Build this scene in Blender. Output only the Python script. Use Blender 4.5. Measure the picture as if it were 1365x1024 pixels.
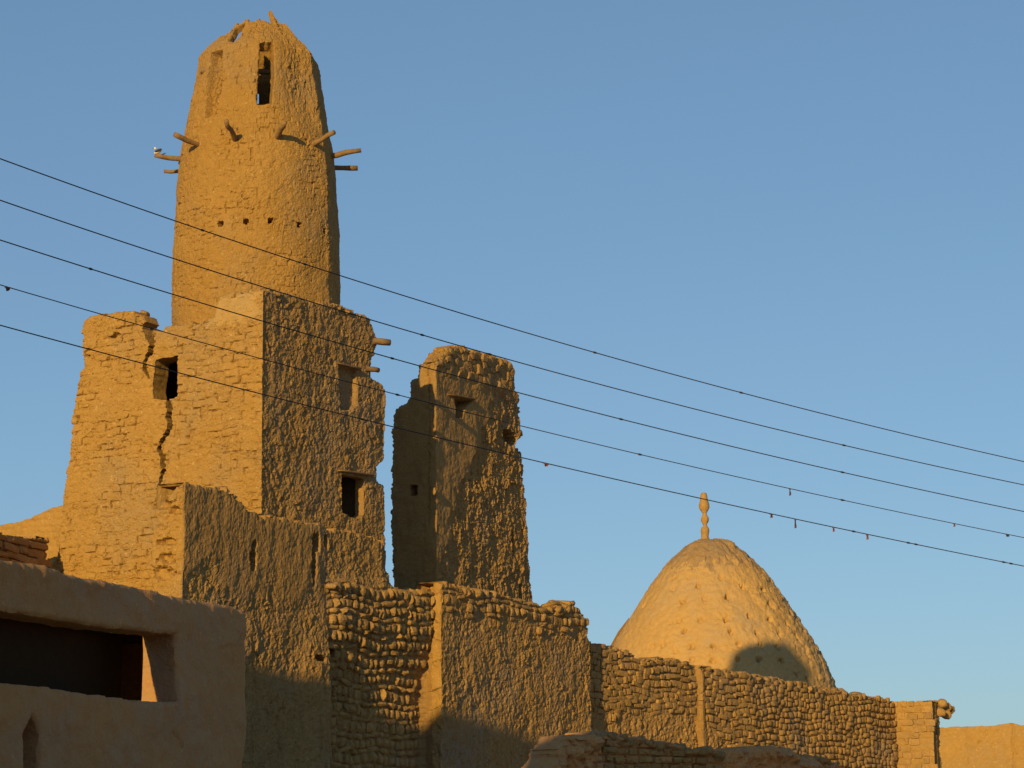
import bpy, math, random
import numpy as np
from mathutils import Matrix, Vector

for o in list(bpy.data.objects):
    bpy.data.objects.remove(o)
C = bpy.context.scene.collection
scene = bpy.context.scene
rad = math.radians

# ------------------------------------------------------------------ camera
F = 3200.0                      # focal length in pixels of a 1365 px wide frame
PITCH, ROLL = rad(10.5), rad(0.6)
EYE = np.array([0.0, 0.0, 1.6])
FWD = np.array([0, math.cos(PITCH), math.sin(PITCH)])
UP0 = np.array([0, -math.sin(PITCH), math.cos(PITCH)])
RT0 = np.array([1.0, 0, 0])
RT = RT0*math.cos(ROLL) - UP0*math.sin(ROLL)
UP = UP0*math.cos(ROLL) + RT0*math.sin(ROLL)
cam_d = bpy.data.cameras.new('camera')
cam = bpy.data.objects.new('camera', cam_d)
C.objects.link(cam)
cam_d.sensor_width = 36
cam_d.lens = F/1365*36
cam_d.clip_start = 0.1
cam_d.clip_end = 20000
M = Matrix(((RT[0], UP[0], -FWD[0], EYE[0]), (RT[1], UP[1], -FWD[1], EYE[1]),
            (RT[2], UP[2], -FWD[2], EYE[2]), (0, 0, 0, 1)))
cam.matrix_world = M
scene.camera = cam

# ------------------------------------------------------------------ light
SUN_AZ, SUN_EL = 19.5, 12.5     # degrees to the left of straight behind the camera; elevation
S = np.array([-math.sin(rad(SUN_AZ))*math.cos(rad(SUN_EL)),
              -math.cos(rad(SUN_AZ))*math.cos(rad(SUN_EL)), math.sin(rad(SUN_EL))])  # towards the sun
sun_d = bpy.data.lights.new('sun', 'SUN')
sun_d.energy = 4.85
sun_d.color = (1.0, 0.68, 0.21)
sun_d.angle = rad(0.5)
sun = bpy.data.objects.new('sun', sun_d)
C.objects.link(sun)
sun.rotation_euler = Vector(S).to_track_quat('Z', 'Y').to_euler()
sun.location = (-20, -40, 30)

world = bpy.data.worlds.new('World')
scene.world = world
world.use_nodes = True
wn = world.node_tree
bg = wn.nodes['Background']
sky = wn.nodes.new('ShaderNodeTexSky')
sky.sky_type = 'NISHITA'
sky.sun_disc = False
sky.sun_elevation = rad(SUN_EL)
sky.sun_rotation = math.atan2(S[0], S[1])
sky.altitude = 100
sky.air_density = 0.85
sky.dust_density = 0.45
sky.ozone_density = 2.6
gam = wn.nodes.new('ShaderNodeGamma'); gam.inputs[1].default_value = 0.62
tint = wn.nodes.new('ShaderNodeMix'); tint.data_type = 'RGBA'; tint.blend_type = 'MULTIPLY'
tint.inputs[0].default_value = 1.0; tint.inputs[7].default_value = (1.14, 1.44, 1.66, 1)
wn.links.new(sky.outputs[0], gam.inputs[0]); wn.links.new(gam.outputs[0], tint.inputs[6])
wn.links.new(tint.outputs[2], bg.inputs[0])
bg.inputs[1].default_value = 0.118

scene.view_settings.view_transform = 'Standard'
scene.view_settings.look = 'None'
scene.view_settings.gamma = 1
scene.view_settings.exposure = 0
scene.view_settings.use_curve_mapping = False
scene.render.engine = 'CYCLES'
scene.cycles.max_bounces = 6

# ------------------------------------------------------------------ pixel <-> place helpers
def ray(px, py):
    return FWD + (px-682.5)/F*RT - (py-512)/F*UP

def gp(px, py, Y):
    d = ray(px, py)
    return EYE + d*(Y/d[1])

def on_plane(px, py, p0, n):
    """point of the pixel's ray on the vertical plane through plan point p0 with plan normal n"""
    d = ray(px, py)
    k = ((p0[0]-EYE[0])*n[0] + (p0[1]-EYE[1])*n[1]) / (d[0]*n[0] + d[1]*n[1])
    return EYE + d*k

def adir(a):      # plan direction running to the right and away from the camera
    return np.array([math.cos(rad(a)), math.sin(rad(a))])
def nrm_of(d):    # plan normal of a wall running along d (on its camera side)
    return np.array([d[1], -d[0]])

# ------------------------------------------------------------------ noise (numpy)
def _h(ix, iy, iz, seed):
    n = (ix.astype(np.int64)*374761393 + iy.astype(np.int64)*668265263 + iz.astype(np.int64)*2147483647 + seed*974634777) & 0xFFFFFFFF
    n = ((n ^ (n >> 13))*1274126177) & 0xFFFFFFFF
    n = ((n ^ (n >> 16))*2246822519) & 0xFFFFFFFF
    n = n ^ (n >> 15)
    return (n & 0xFFFFFF)/float(0x1000000)

def hash2(ix, iy, seed=0):
    ix = np.asarray(ix); iy = np.asarray(iy)
    return _h(ix, iy, np.zeros_like(ix), seed)

def pn(x, y, seed=0):
    """2-D gradient noise, about -1..1"""
    x, y = np.broadcast_arrays(np.asarray(x, float), np.asarray(y, float))
    ix = np.floor(x).astype(np.int64); iy = np.floor(y).astype(np.int64)
    fx = x-ix; fy = y-iy
    sx = fx*fx*fx*(fx*(fx*6-15)+10); sy = fy*fy*fy*(fy*(fy*6-15)+10)
    def g(dx, dy):
        a = hash2(ix+dx, iy+dy, seed)*2*math.pi
        return np.cos(a)*(fx-dx) + np.sin(a)*(fy-dy)
    a = g(0, 0)*(1-sx) + g(1, 0)*sx
    b = g(0, 1)*(1-sx) + g(1, 1)*sx
    return (a*(1-sy) + b*sy)*1.5

def fbm(x, y, oct=4, seed=0, gain=0.5):
    s = 0; a = 1.0; t = 0
    for i in range(oct):
        s = s + a*pn(x*2**i, y*2**i, seed+i*7); t += a; a *= gain
    return s/t*1.4

def worley(x, y, seed=0, jit=0.9):
    x, y = np.broadcast_arrays(np.asarray(x, float), np.asarray(y, float))
    ix = np.floor(x).astype(np.int64); iy = np.floor(y).astype(np.int64)
    f1 = np.full(x.shape, 9.0); f2 = np.full(x.shape, 9.0); idv = np.zeros(x.shape)
    for dx in (-1, 0, 1):
        for dy in (-1, 0, 1):
            jx = ix+dx + 0.5 + (hash2(ix+dx, iy+dy, seed)-.5)*jit
            jy = iy+dy + 0.5 + (hash2(ix+dx, iy+dy, seed+31)-.5)*jit
            d = np.hypot(x-jx, y-jy)
            near = d < f1
            f2 = np.where(near, f1, np.minimum(f2, d))
            idv = np.where(near, hash2(ix+dx, iy+dy, seed+77), idv)
            f1 = np.where(near, d, f1)
    return f1, f2, idv

def sst(a, b, x):
    t = np.clip((x-a)/(b-a), 0, 1)
    return t*t*(3-2*t)

def sd_poly(u, v, pts):
    """signed distance to a closed polygon, negative inside"""
    pts = np.asarray(pts, float)
    d2 = np.full(u.shape, 1e9); inside = np.zeros(u.shape, bool)
    n = len(pts)
    for i in range(n):
        ax, ay = pts[i]; bx, by = pts[(i+1) % n]
        ex, ey = bx-ax, by-ay
        L = ex*ex+ey*ey + 1e-12
        t = np.clip(((u-ax)*ex + (v-ay)*ey)/L, 0, 1)
        d2 = np.minimum(d2, (u-ax-t*ex)**2 + (v-ay-t*ey)**2)
        if ay != by:
            c = ((ay > v) != (by > v)) & (u < ex*(v-ay)/(by-ay) + ax)
            inside ^= c
    d = np.sqrt(d2)
    return np.where(inside, -d, d)

def sd_line(u, v, pts):
    """distance to a polyline whose points carry a half width: (u, v, w)"""
    d = np.full(u.shape, 1e9)
    for (ax, ay, aw), (bx, by, bw) in zip(pts[:-1], pts[1:]):
        ex, ey = bx-ax, by-ay
        t = np.clip(((u-ax)*ex + (v-ay)*ey)/(ex*ex+ey*ey+1e-12), 0, 1)
        d = np.minimum(d, np.hypot(u-ax-t*ex, v-ay-t*ey) - (aw + t*(bw-aw)))
    return d

def facets(x, y, seed=0, tilt=1.0, jit=0.95):
    """broken-clod relief: cells tilted at random, in cell units; also the cell ids and the joint distance"""
    x, y = np.broadcast_arrays(np.asarray(x, float), np.asarray(y, float))
    ix = np.floor(x).astype(np.int64); iy = np.floor(y).astype(np.int64)
    f1 = np.full(x.shape, 9.0); f2 = np.full(x.shape, 9.0); h = np.zeros(x.shape); idv = np.zeros(x.shape)
    for dx in (-1, 0, 1):
        for dy in (-1, 0, 1):
            ax = x-(ix+dx + 0.5 + (hash2(ix+dx, iy+dy, seed)-.5)*jit)
            ay = y-(iy+dy + 0.5 + (hash2(ix+dx, iy+dy, seed+31)-.5)*jit)
            d = np.hypot(ax, ay)
            near = d < f1
            f2 = np.where(near, f1, np.minimum(f2, d))
            hh_ = ax*(hash2(ix+dx, iy+dy, seed+5)-.5)*2*tilt + ay*(hash2(ix+dx, iy+dy, seed+6)-.5)*2*tilt
            h = np.where(near, hh_, h); idv = np.where(near, hash2(ix+dx, iy+dy, seed+77), idv)
            f1 = np.where(near, d, f1)
    return h, idv, f2-f1

def ragged(u, v, seed, a=.05, b=.07):
    f1, f2, w = worley(u/.24, v/.13, seed+50)
    g1, g2, w2 = worley(u/.11, v/.08, seed+51)
    return a*fbm(u/.35, v/.3, 3, seed) + b*(w-.5) + b*.5*(w2-.5)

# brick courses: two kinds of row (headers on edge, stretchers lying flat)
class Courses:
    def __init__(s, rows, seed=0, v0=0.0, jit=0.35, slope=0.0, wav=0.02, bed=1.0, bed0=0.0):
        s.bed = bed; s.bed0 = bed0
        s.rows = rows; s.seed = seed; s.v0 = v0; s.jit = jit; s.slope = slope; s.wav = wav
        s.H = sum(r[0] for r in rows)
    def rowpos(s, u, v):
        vv = v - s.v0 + s.slope*u + s.wav*pn(u/1.3, v/1.3, s.seed+5)
        k = np.floor(vv/s.H).astype(np.int64); f = vv - k*s.H
        r = np.zeros(f.shape, np.int64); lo = np.zeros(f.shape); hi = np.full(f.shape, s.rows[0][0]); w = np.full(f.shape, s.rows[0][1])
        acc = 0
        for i, (h, ww) in enumerate(s.rows):
            m = f >= acc
            r = np.where(m, i, r); lo = np.where(m, acc, lo); hi = np.where(m, acc+h, hi); w = np.where(m, ww, w)
            acc += h
        return k*len(s.rows)+r, f-lo, hi-f, w
    def edge(s, row, c, w):
        return (c + (hash2(row, c, s.seed+11)-.5)*s.jit)*w + hash2(row, row*0+3, s.seed+19)*w
    def cell(s, u, v):
        """distance to the nearest joint and a random id per brick"""
        row, dlo, dhi, w = s.rowpos(u, v)
        c = np.floor((u - hash2(row, row*0+3, s.seed+19)*w)/w).astype(np.int64)
        e0 = s.edge(row, c, w); e1 = s.edge(row, c+1, w)
        c = np.where(u < e0, c-1, np.where(u >= e1, c+1, c))
        e0 = s.edge(row, c, w); e1 = s.edge(row, c+1, w)
        du = np.minimum(u-e0, e1-u); dv = np.minimum(dlo, dhi)
        s.su = u-(e0+e1)/2; s.sv = (dlo-dhi)/2; s.t1 = hash2(row, c, s.seed+61)-.5; s.t2 = hash2(row, c, s.seed+62)-.5
        return np.minimum(du, dv*s.bed+s.bed0), hash2(row, c, s.seed+23)
    def bricks(s, u0, u1, v0, v1):
        out = []
        nr = len(s.rows)
        for k in range(int((v0-s.v0-abs(s.slope)*max(abs(u0), abs(u1)))/s.H)-2, int((v1-s.v0+abs(s.slope)*max(abs(u0), abs(u1)))/s.H)+3):
            acc = 0
            for i, (h, w) in enumerate(s.rows):
                row = np.array(k*nr+i)
                c0 = int(u0/w)-2; c1 = int(u1/w)+2
                for c in range(c0, c1):
                    e0 = float(s.edge(row, np.array(c), w)); e1 = float(s.edge(row, np.array(c+1), w))
                    uc = (e0+e1)/2
                    vc = s.v0 + k*s.H + acc + h/2 - s.slope*uc
                    vc -= float(s.wav*pn(uc/1.3, vc/1.3, s.seed+5))
                    if u0 < uc < u1 and v0 < vc < v1:
                        out.append((uc, vc, e1-e0, h, float(hash2(row, np.array(c), s.seed+23))))
                acc += h
        return out

# ------------------------------------------------------------------ materials
def mat_mud(name, c1, c2, c3, bump=0.5, fleck=None, fl_thr=0.66, rough=0.95, streak=False, rnd=0.0, scale=1.0):
    m = bpy.data.materials.new(name); m.use_nodes = True
    n = m.node_tree; N = n.nodes; L = n.links
    b = N['Principled BSDF']
    b.inputs['Roughness'].default_value = rough
    b.inputs['Specular IOR Level'].default_value = 0.15
    geo = N.new('ShaderNodeNewGeometry')
    def noise(sc, det=4, ro=0.55, vec=None):
        t = N.new('ShaderNodeTexNoise'); t.inputs['Scale'].default_value = sc*scale
        t.inputs['Detail'].default_value = det; t.inputs['Roughness'].default_value = ro
        L.new(vec or geo.outputs['Position'], t.inputs['Vector']); return t.outputs['Fac']
    def ramp(f, a, bb):
        r = N.new('ShaderNodeMapRange'); r.inputs[1].default_value = a; r.inputs[2].default_value = bb
        L.new(f, r.inputs[0]); return r.outputs[0]
    def mix(f, x, y):
        t = N.new('ShaderNodeMix'); t.data_type = 'RGBA'
        L.new(f, t.inputs[0])
        for k, q in ((6, x), (7, y)):
            if isinstance(q, tuple): t.inputs[k].default_value = (*q, 1)
            else: L.new(q, t.inputs[k])
        return t.outputs[2]
    col = mix(ramp(noise(0.55, 5), .35, .65), c1, c2)
    g_ = sum(c1)/3; grey = tuple(x*.55+g_*.42 for x in c1)
    col = mix(ramp(noise(.33, 6, .7), .48, .72), col, grey)
    col = mix(ramp(noise(4.5, 5, .65), .45, .75), col, c3)
    col = mix(ramp(noise(24, 4, .7), .56, .72), col, tuple(min(1, x*1.22) for x in c2))
    vec = None
    if streak:
        mp = N.new('ShaderNodeMapping'); mp.inputs['Scale'].default_value = (1, 1, .22)
        L.new(geo.outputs['Position'], mp.inputs[0]); vec = mp.outputs[0]
        dark = tuple(x*.72 for x in c1)
        col = mix(ramp(noise(6, 4, .6, vec), .5, .8), col, dark)
    if fleck:
        col = mix(ramp(noise(11, 3, .6), fl_thr, fl_thr+.06), col, fleck)
    if rnd:
        oi = N.new('ShaderNodeObjectInfo')
        hs = N.new('ShaderNodeHueSaturation'); L.new(col, hs.inputs['Color'])
        r = N.new('ShaderNodeMapRange'); r.inputs[3].default_value = 1-rnd; r.inputs[4].default_value = 1+rnd
        L.new(oi.outputs['Random'], r.inputs[0]); L.new(r.outputs[0], hs.inputs['Value'])
        col = hs.outputs[0]
    L.new(col, b.inputs['Base Color'])
    f1 = noise(38, 6, .7); f2 = noise(9, 6, .6)
    ad = N.new('ShaderNodeMath'); ad.operation = 'MULTIPLY_ADD'; L.new(f2, ad.inputs[0]); ad.inputs[1].default_value = 2.0; L.new(f1, ad.inputs[2])
    bp = N.new('ShaderNodeBump'); bp.inputs['Strength'].default_value = bump; bp.inputs['Distance'].default_value = 0.03
    L.new(ad.outputs[0], bp.inputs['Height']); L.new(bp.outputs[0], b.inputs['Normal'])
    return m

MUD = mat_mud('sunlit_mud', (.385, .226, .070), (.42, .25, .080), (.345, .20, .060), .9, fleck=(.50, .33, .15), fl_thr=.63)
TOWER = mat_mud('tower_mud', (.35, .20, .058), (.385, .226, .072), (.31, .176, .050), .9, fleck=(.47, .31, .14), fl_thr=.64)
ERODED = mat_mud('eroded_mud', (.36, .213, .078), (.40, .24, .092), (.31, .18, .062), 1.0, fleck=(.47, .32, .16), fl_thr=.66, streak=True)
BRICK = mat_mud('mud_brick', (.37, .22, .08), (.42, .255, .095), (.33, .19, .066), 1.0, rnd=.14)
DOME = mat_mud('dome_plaster', (.465, .285, .105), (.50, .31, .12), (.40, .24, .088), .7, fleck=(.56, .38, .17), fl_thr=.70)
PLASTER = mat_mud('smooth_plaster', (.54, .275, .098), (.44, .26, .125), (.49, .225, .075), .8, fleck=(.58, .34, .14), fl_thr=.66, scale=.8)
PALE = mat_mud('fresh_mud_plaster', (.44, .275, .10), (.42, .26, .09), (.47, .30, .12), .8)
INNER = mat_mud('darkened_mud', (.22, .13, .055), (.2, .12, .05), (.18, .1, .04), .3)  # mud darkened so that openings read as shaded inside
DARKBR = mat_mud('indoor_shade_mud', (.05, .032, .016), (.045, .03, .016), (.04, .026, .014), .2)  # near-black: the shade indoors is put into the mud's colour
WOOD = mat_mud('weathered_wood', (.24, .145, .07), (.28, .175, .09), (.16, .09, .04), .3, scale=2)
SAND = mat_mud('desert_sand', (.42, .31, .17), (.38, .27, .14), (.36, .25, .12), .4, scale=.3)
def plain(name, c, rough=.8):
    m = bpy.data.materials.new(name); m.use_nodes = True
    b = m.node_tree.nodes['Principled BSDF']
    n = m.node_tree.nodes.new('ShaderNodeTexNoise'); n.inputs['Scale'].default_value = 30
    mx = m.node_tree.nodes.new('ShaderNodeMix'); mx.data_type = 'RGBA'
    mx.inputs[6].default_value = (*c, 1); mx.inputs[7].default_value = (*[x*.7 for x in c], 1)
    m.node_tree.links.new(n.outputs['Fac'], mx.inputs[0])
    m.node_tree.links.new(mx.outputs[2], b.inputs['Base Color'])
    b.inputs['Roughness'].default_value = rough
    return m
CABLE = plain('cable_rubber', (.035, .032, .036), .75)
RAGM = plain('faded_pink_cloth', (.26, .11, .10), .95)
RAGD = plain('dark_cloth', (.10, .06, .06), .95)
WHITE = plain('white_feathers', (.75, .72, .68), .9)
BLACK = plain('black_feathers', (.03, .03, .03), .8)

# ------------------------------------------------------------------ object helpers
def empty(name, loc, label, cat, group=None):
    o = bpy.data.objects.new(name, None); C.objects.link(o)
    o.location = loc; o['label'] = label; o['category'] = cat
    if group: o['group'] = group
    o.empty_display_size = .3
    return o

def link(name, me, parent=None, mat=None, world_coords=True):
    o = bpy.data.objects.new(name, me); C.objects.link(o)
    if mat is not None and len(me.materials) == 0: me.materials.append(mat)
    if parent is not None:
        o.parent = parent
        if world_coords: o.matrix_parent_inverse = Matrix.Translation(-Vector(parent.location))
    return o

def mesh_np(name, verts, quads, smooth=True, tris=None):
    me = bpy.data.meshes.new(name)
    verts = np.asarray(verts, np.float32); quads = np.asarray(quads, np.int32).reshape(-1, 4)
    nt = 0 if tris is None else len(tris)
    me.vertices.add(len(verts)); me.vertices.foreach_set('co', verts.ravel())
    nl = quads.size + nt*3
    me.loops.add(nl)
    idx = quads.ravel() if nt == 0 else np.concatenate([quads.ravel(), np.asarray(tris, np.int32).ravel()])
    me.loops.foreach_set('vertex_index', idx)
    me.polygons.add(len(quads)+nt)
    st = np.arange(len(quads), dtype=np.int32)*4
    if nt: st = np.concatenate([st, quads.size + np.arange(nt, dtype=np.int32)*3])
    me.polygons.foreach_set('loop_start', st)
    me.update(calc_edges=True); me.validate()
    if isinstance(smooth, np.ndarray): me.polygons.foreach_set('use_smooth', smooth)
    else: me.polygons.foreach_set('use_smooth', np.full(len(me.polygons), smooth))
    return me

class Path:
    """a wall's plan line: corners given, corners rounded, arc length u"""
    def __init__(s, pts, rnd=0.06):
        s.pts = [np.array(p, float)[:2] for p in pts]
        s.cum = [0.0]
        for a, b in zip(s.pts[:-1], s.pts[1:]): s.cum.append(s.cum[-1]+float(np.hypot(*(b-a))))
        s.L = s.cum[-1]
        n = int(s.L/0.01)+2
        uu = np.linspace(-0.5, s.L+0.5, n+100)
        x = np.interp(uu, s.cum, [p[0] for p in s.pts]); y = np.interp(uu, s.cum, [p[1] for p in s.pts])
        d0 = (s.pts[1]-s.pts[0])/np.hypot(*(s.pts[1]-s.pts[0])); d1 = (s.pts[-1]-s.pts[-2])/np.hypot(*(s.pts[-1]-s.pts[-2]))
        m = uu < 0; x[m] += uu[m]*d0[0]; y[m] += uu[m]*d0[1]
        m = uu > s.L; x[m] += (uu[m]-s.L)*d1[0]; y[m] += (uu[m]-s.L)*d1[1]
        def sm(a, w):
            w = max(1, int(w/(uu[1]-uu[0]))); k = np.hanning(2*w+1); k /= k.sum()
            p = np.concatenate([np.linspace(a[0]-(a[1]-a[0])*w, a[0]-(a[1]-a[0]), w), a, np.linspace(a[-1]+(a[-1]-a[-2]), a[-1]+(a[-1]-a[-2])*w, w)])
            return np.convolve(p, k, 'valid')
        x = sm(x, rnd); y = sm(y, rnd)
        s.uu = uu; s.x = x; s.y = y
        tx = np.gradient(sm(x, rnd)); ty = np.gradient(sm(y, rnd)); q = np.hypot(tx, ty)
        s.nx = ty/q; s.ny = -tx/q
    def seg(s, i):
        a, b = s.pts[i], s.pts[i+1]; d = (b-a)/np.hypot(*(b-a)); return a, d
    def uv(s, px, py, i):
        a, d = s.seg(i); p = on_plane(px, py, a, nrm_of(d))
        return (s.cum[i] + float((p[:2]-a)@d), float(p[2]))
    def base(s, u, v):
        P = np.stack([np.interp(u, s.uu, s.x), np.interp(u, s.uu, s.y), v], -1)
        N = np.stack([np.interp(u, s.uu, s.nx), np.interp(u, s.uu, s.ny), np.zeros_like(v)], -1)
        return P, N

class Rev:
    """surface of revolution; u is angle*R0 (0 = straight towards the camera, + to the right)"""
    def __init__(s, c, prof, facet=None):
        s.c = c; s.pz = np.array([p[0] for p in prof]); s.pr = np.array([p[1] for p in prof])
        s.R0 = float(s.pr.max()); s.facet = facet
        s.face0 = math.atan2(c[0], c[1])      # so that angle 0 looks at the camera
    def R(s, th, v):
        r = np.interp(v, s.pz, s.pr)
        if s.facet is not None: r = r*s.facet(th, v)
        return r
    def base(s, u, v):
        th = u/s.R0; a = th + s.face0*0 - s.face0
        # direction towards the camera is (-sin f0, -cos f0)
        f = s.face0
        dx = -math.sin(f)*np.cos(th) + math.cos(f)*np.sin(th)
        dy = -math.cos(f)*np.cos(th) - math.sin(f)*np.sin(th)
        r = s.R(th, v)
        dr = (np.interp(v+.05, s.pz, s.pr)-np.interp(v-.05, s.pz, s.pr))/.1
        q = np.sqrt(1+dr*dr)
        P = np.stack([s.c[0]+dx*r, s.c[1]+dy*r, v], -1)
        N = np.stack([dx/q, dy/q, -dr/q], -1)
        return P, N

def build(name, surf, us, vs, sdf, hfun, thick, mat, parent, round_r=0.08, back=True, wrap=False, inner_mat=None, flat=False):
    """one solid wall skin: dense front with real relief, rims at every edge and opening, and a back"""
    U, V = np.meshgrid(us, vs, indexing='ij')
    sd = sdf(U, V)
    nu, nv = U.shape
    uc = (U[:-1, :-1]+U[1:, 1:])/2; vc = (V[:-1, :-1]+V[1:, 1:])/2
    sc = (sd[:-1, :-1]+sd[1:, :-1]+sd[:-1, 1:]+sd[1:, 1:])/4
    keep = sc < 0
    # snap border vertices to the outline
    used = np.zeros((nu, nv), int)
    for a in (0, 1):
        for b in (0, 1):
            used[a:nu-1+a, b:nv-1+b] += keep
    # neighbours count
    full = np.full((nu, nv), 4); full[0, :] = 2; full[-1, :] = 2; full[:, 0] = 2; full[:, -1] = 2
    full[0, 0] = full[0, -1] = full[-1, 0] = full[-1, -1] = 1
    border = (used > 0) & (used < full)
    gu = np.gradient(sd, us, axis=0); gv = np.gradient(sd, vs, axis=1)
    g2 = gu*gu+gv*gv+1e-6
    cu = float(np.median(np.diff(us))); cv = np.gradient(vs)[None, :]
    su = np.clip(-sd*gu/g2, -.7*cu, .7*cu); sv = np.clip(-sd*gv/g2, -.7*cv, .7*cv)
    inner = np.zeros_like(border); inner[1:-1, 1:-1] = True
    bm_ = border & inner
    Un = np.where(bm_, U+su, U); Vn = np.where(bm_, V+sv, V)
    h = hfun(U, V)
    if round_r > 0:
        so = sdf.outer(U, V) if hasattr(sdf, 'outer') else sd
        t = np.clip(-so/round_r, 0, 1)
        h = h - round_r*(1-np.sqrt(np.clip(1-(1-t)**2, 0, 1)))*.9
    if wrap: h[-1] = h[0]
    P, N = surf.base(Un, Vn)
    if wrap: P[-1] = P[0]; N[-1] = N[0]
    Fp = P + N*h[..., None]
    idx = np.arange(nu*nv).reshape(nu, nv)
    a = idx[:-1, :-1][keep]; b = idx[1:, :-1][keep]; c = idx[1:, 1:][keep]; d = idx[:-1, 1:][keep]
    front = np.stack([a, b, c, d], 1)
    verts = [Fp.reshape(-1, 3)]; quads = [front]
    n0 = nu*nv
    th = thick if np.isscalar(thick) else thick(U, V)[..., None]
    Bp = P - N*th
    Bp = Bp.reshape(-1, 3)
    sm = [np.full(len(front), not flat)]
    mi = [np.zeros(len(front), int)]
    if back:
        verts.append(Bp); quads.append(front[:, ::-1]+n0); sm.append(np.ones(len(front), bool)); mi.append(np.ones(len(front), int))
        n1 = 2*n0
    else:
        n1 = n0
    # rims
    kp = np.pad(keep, 1)
    E = []
    k = keep
    ctr = kp[1:-1, 1:-1]
    wl = ctr & ~kp[:-2, 1:-1]; wr = ctr & ~kp[2:, 1:-1]; wb = ctr & ~kp[1:-1, :-2]; wt = ctr & ~kp[1:-1, 2:]
    if wrap: wl[0] = False; wr[-1] = False
    wb[:, 0] = False
    E.append(np.stack([idx[:-1, 1:][wl], idx[:-1, :-1][wl]], 1))
    E.append(np.stack([idx[1:, :-1][wr], idx[1:, 1:][wr]], 1))
    E.append(np.stack([idx[:-1, :-1][wb], idx[1:, :-1][wb]], 1))
    E.append(np.stack([idx[1:, 1:][wt], idx[:-1, 1:][wt]], 1))
    E = np.concatenate(E)
    if len(E):
        uq, inv = np.unique(E.ravel(), return_inverse=True); inv = inv.reshape(-1, 2)
        A = verts[0][uq]; B = Bp[uq]
        K = 4
        rows = []
        for q in range(K+1):
            t = q/K
            R_ = A*(1-t)+B*t
            if 0 < q < K:
                R_ = R_ + 0.018*np.stack([pn(R_[:, 2]/.12+q*3, (R_[:, 0]+R_[:, 1])/.12, 3), pn(R_[:, 2]/.12+q*3, (R_[:, 0]+R_[:, 1])/.12, 4), pn(R_[:, 0]/.12+q*5, R_[:, 1]/.12, 5)], 1)
            rows.append(R_)
        verts.extend(rows); m = len(uq)
        for q in range(K):
            o0 = n1+q*m; o1 = n1+(q+1)*m
            quads.append(np.stack([inv[:, 1]+o0, inv[:, 0]+o0, inv[:, 0]+o1, inv[:, 1]+o1], 1))
            sm.append(np.ones(len(E), bool)); mi.append(np.zeros(len(E), int))
    vv = np.concatenate(verts); qq = np.concatenate(quads); smm = np.concatenate(sm); mm = np.concatenate(mi)
    # drop unused vertices
    u_, inv = np.unique(qq.ravel(), return_inverse=True)
    vv = vv[u_]; qq = inv.reshape(-1, 4)
    me = mesh_np(name, vv, qq, smm)
    me.materials.append(mat)
    if inner_mat is not None:
        me.materials.append(inner_mat)
        if len(mm) == len(me.polygons): me.polygons.foreach_set('material_index', mm.astype(np.int32))
    o = link(name, me, parent)
    return o

def vgrid(v0, vfine, v1, dv, coarse=.3):
    a = np.arange(v0, vfine, coarse); b = np.arange(vfine, v1, dv)
    return np.concatenate([a, b])

def box_mesh(name, cx, cy, cz, sx, sy, sz, bevel=0.0, seed=0, rough=0.0, seg=3):
    """a subdivided slightly uneven block (local frame)"""
    V_ = []; Q = []; ids = {}
    def vid(i, j, k):
        key = (i, j, k)
        if key not in ids:
            ids[key] = len(V_); V_.append([i/seg-.5, j/seg-.5, k/seg-.5])
        return ids[key]
    for k in (0, seg):
        for i in range(seg):
            for j in range(seg):
                q = [vid(i, j, k), vid(i+1, j, k), vid(i+1, j+1, k), vid(i, j+1, k)]
                Q.append(q if k else q[::-1])
                q = [vid(i, k, j), vid(i+1, k, j), vid(i+1, k, j+1), vid(i, k, j+1)]
                Q.append(q[::-1] if k else q)
                q = [vid(k, i, j), vid(k, i+1, j), vid(k, i+1, j+1), vid(k, i, j+1)]
                Q.append(q if k else q[::-1])
    v = np.array(V_)
    rs = np.random.RandomState(seed)
    if bevel:
        e = (np.abs(v) > .499).sum(1)
        v = v*(1-bevel*(e-1).clip(0)[:, None])
    v = v + rs.uniform(-rough, rough, v.shape)
    v = v*np.array([sx, sy, sz]) + np.array([cx, cy, cz])
    return mesh_np(name, v, Q, bevel > 0)

def tube(name, pts, radii, seg=8, cap=True):
    pts = [np.array(p, float) for p in pts]; n = len(pts)
    V_ = []; Q = []; T = []
    for i, p in enumerate(pts):
        t = pts[min(i+1, n-1)]-pts[max(i-1, 0)]; t /= np.linalg.norm(t)
        a = np.cross(t, [0, 0, 1]) if abs(t[2]) < .9 else np.cross(t, [1, 0, 0]); a /= np.linalg.norm(a); b = np.cross(t, a)
        for k in range(seg):
            an = 2*math.pi*k/seg
            V_.append(p + radii[i]*(math.cos(an)*a+math.sin(an)*b))
    for i in range(n-1):
        for k in range(seg):
            k2 = (k+1) % seg
            Q.append([i*seg+k, i*seg+k2, (i+1)*seg+k2, (i+1)*seg+k])
    if cap:
        for i in (0, n-1):
            V_.append(pts[i]); c = len(V_)-1
            for k in range(seg):
                k2 = (k+1) % seg
                T.append([c, i*seg+k2, i*seg+k] if i == 0 else [c, i*seg+k, i*seg+k2])
    return mesh_np(name, V_, Q, True, T if T else None)

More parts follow.
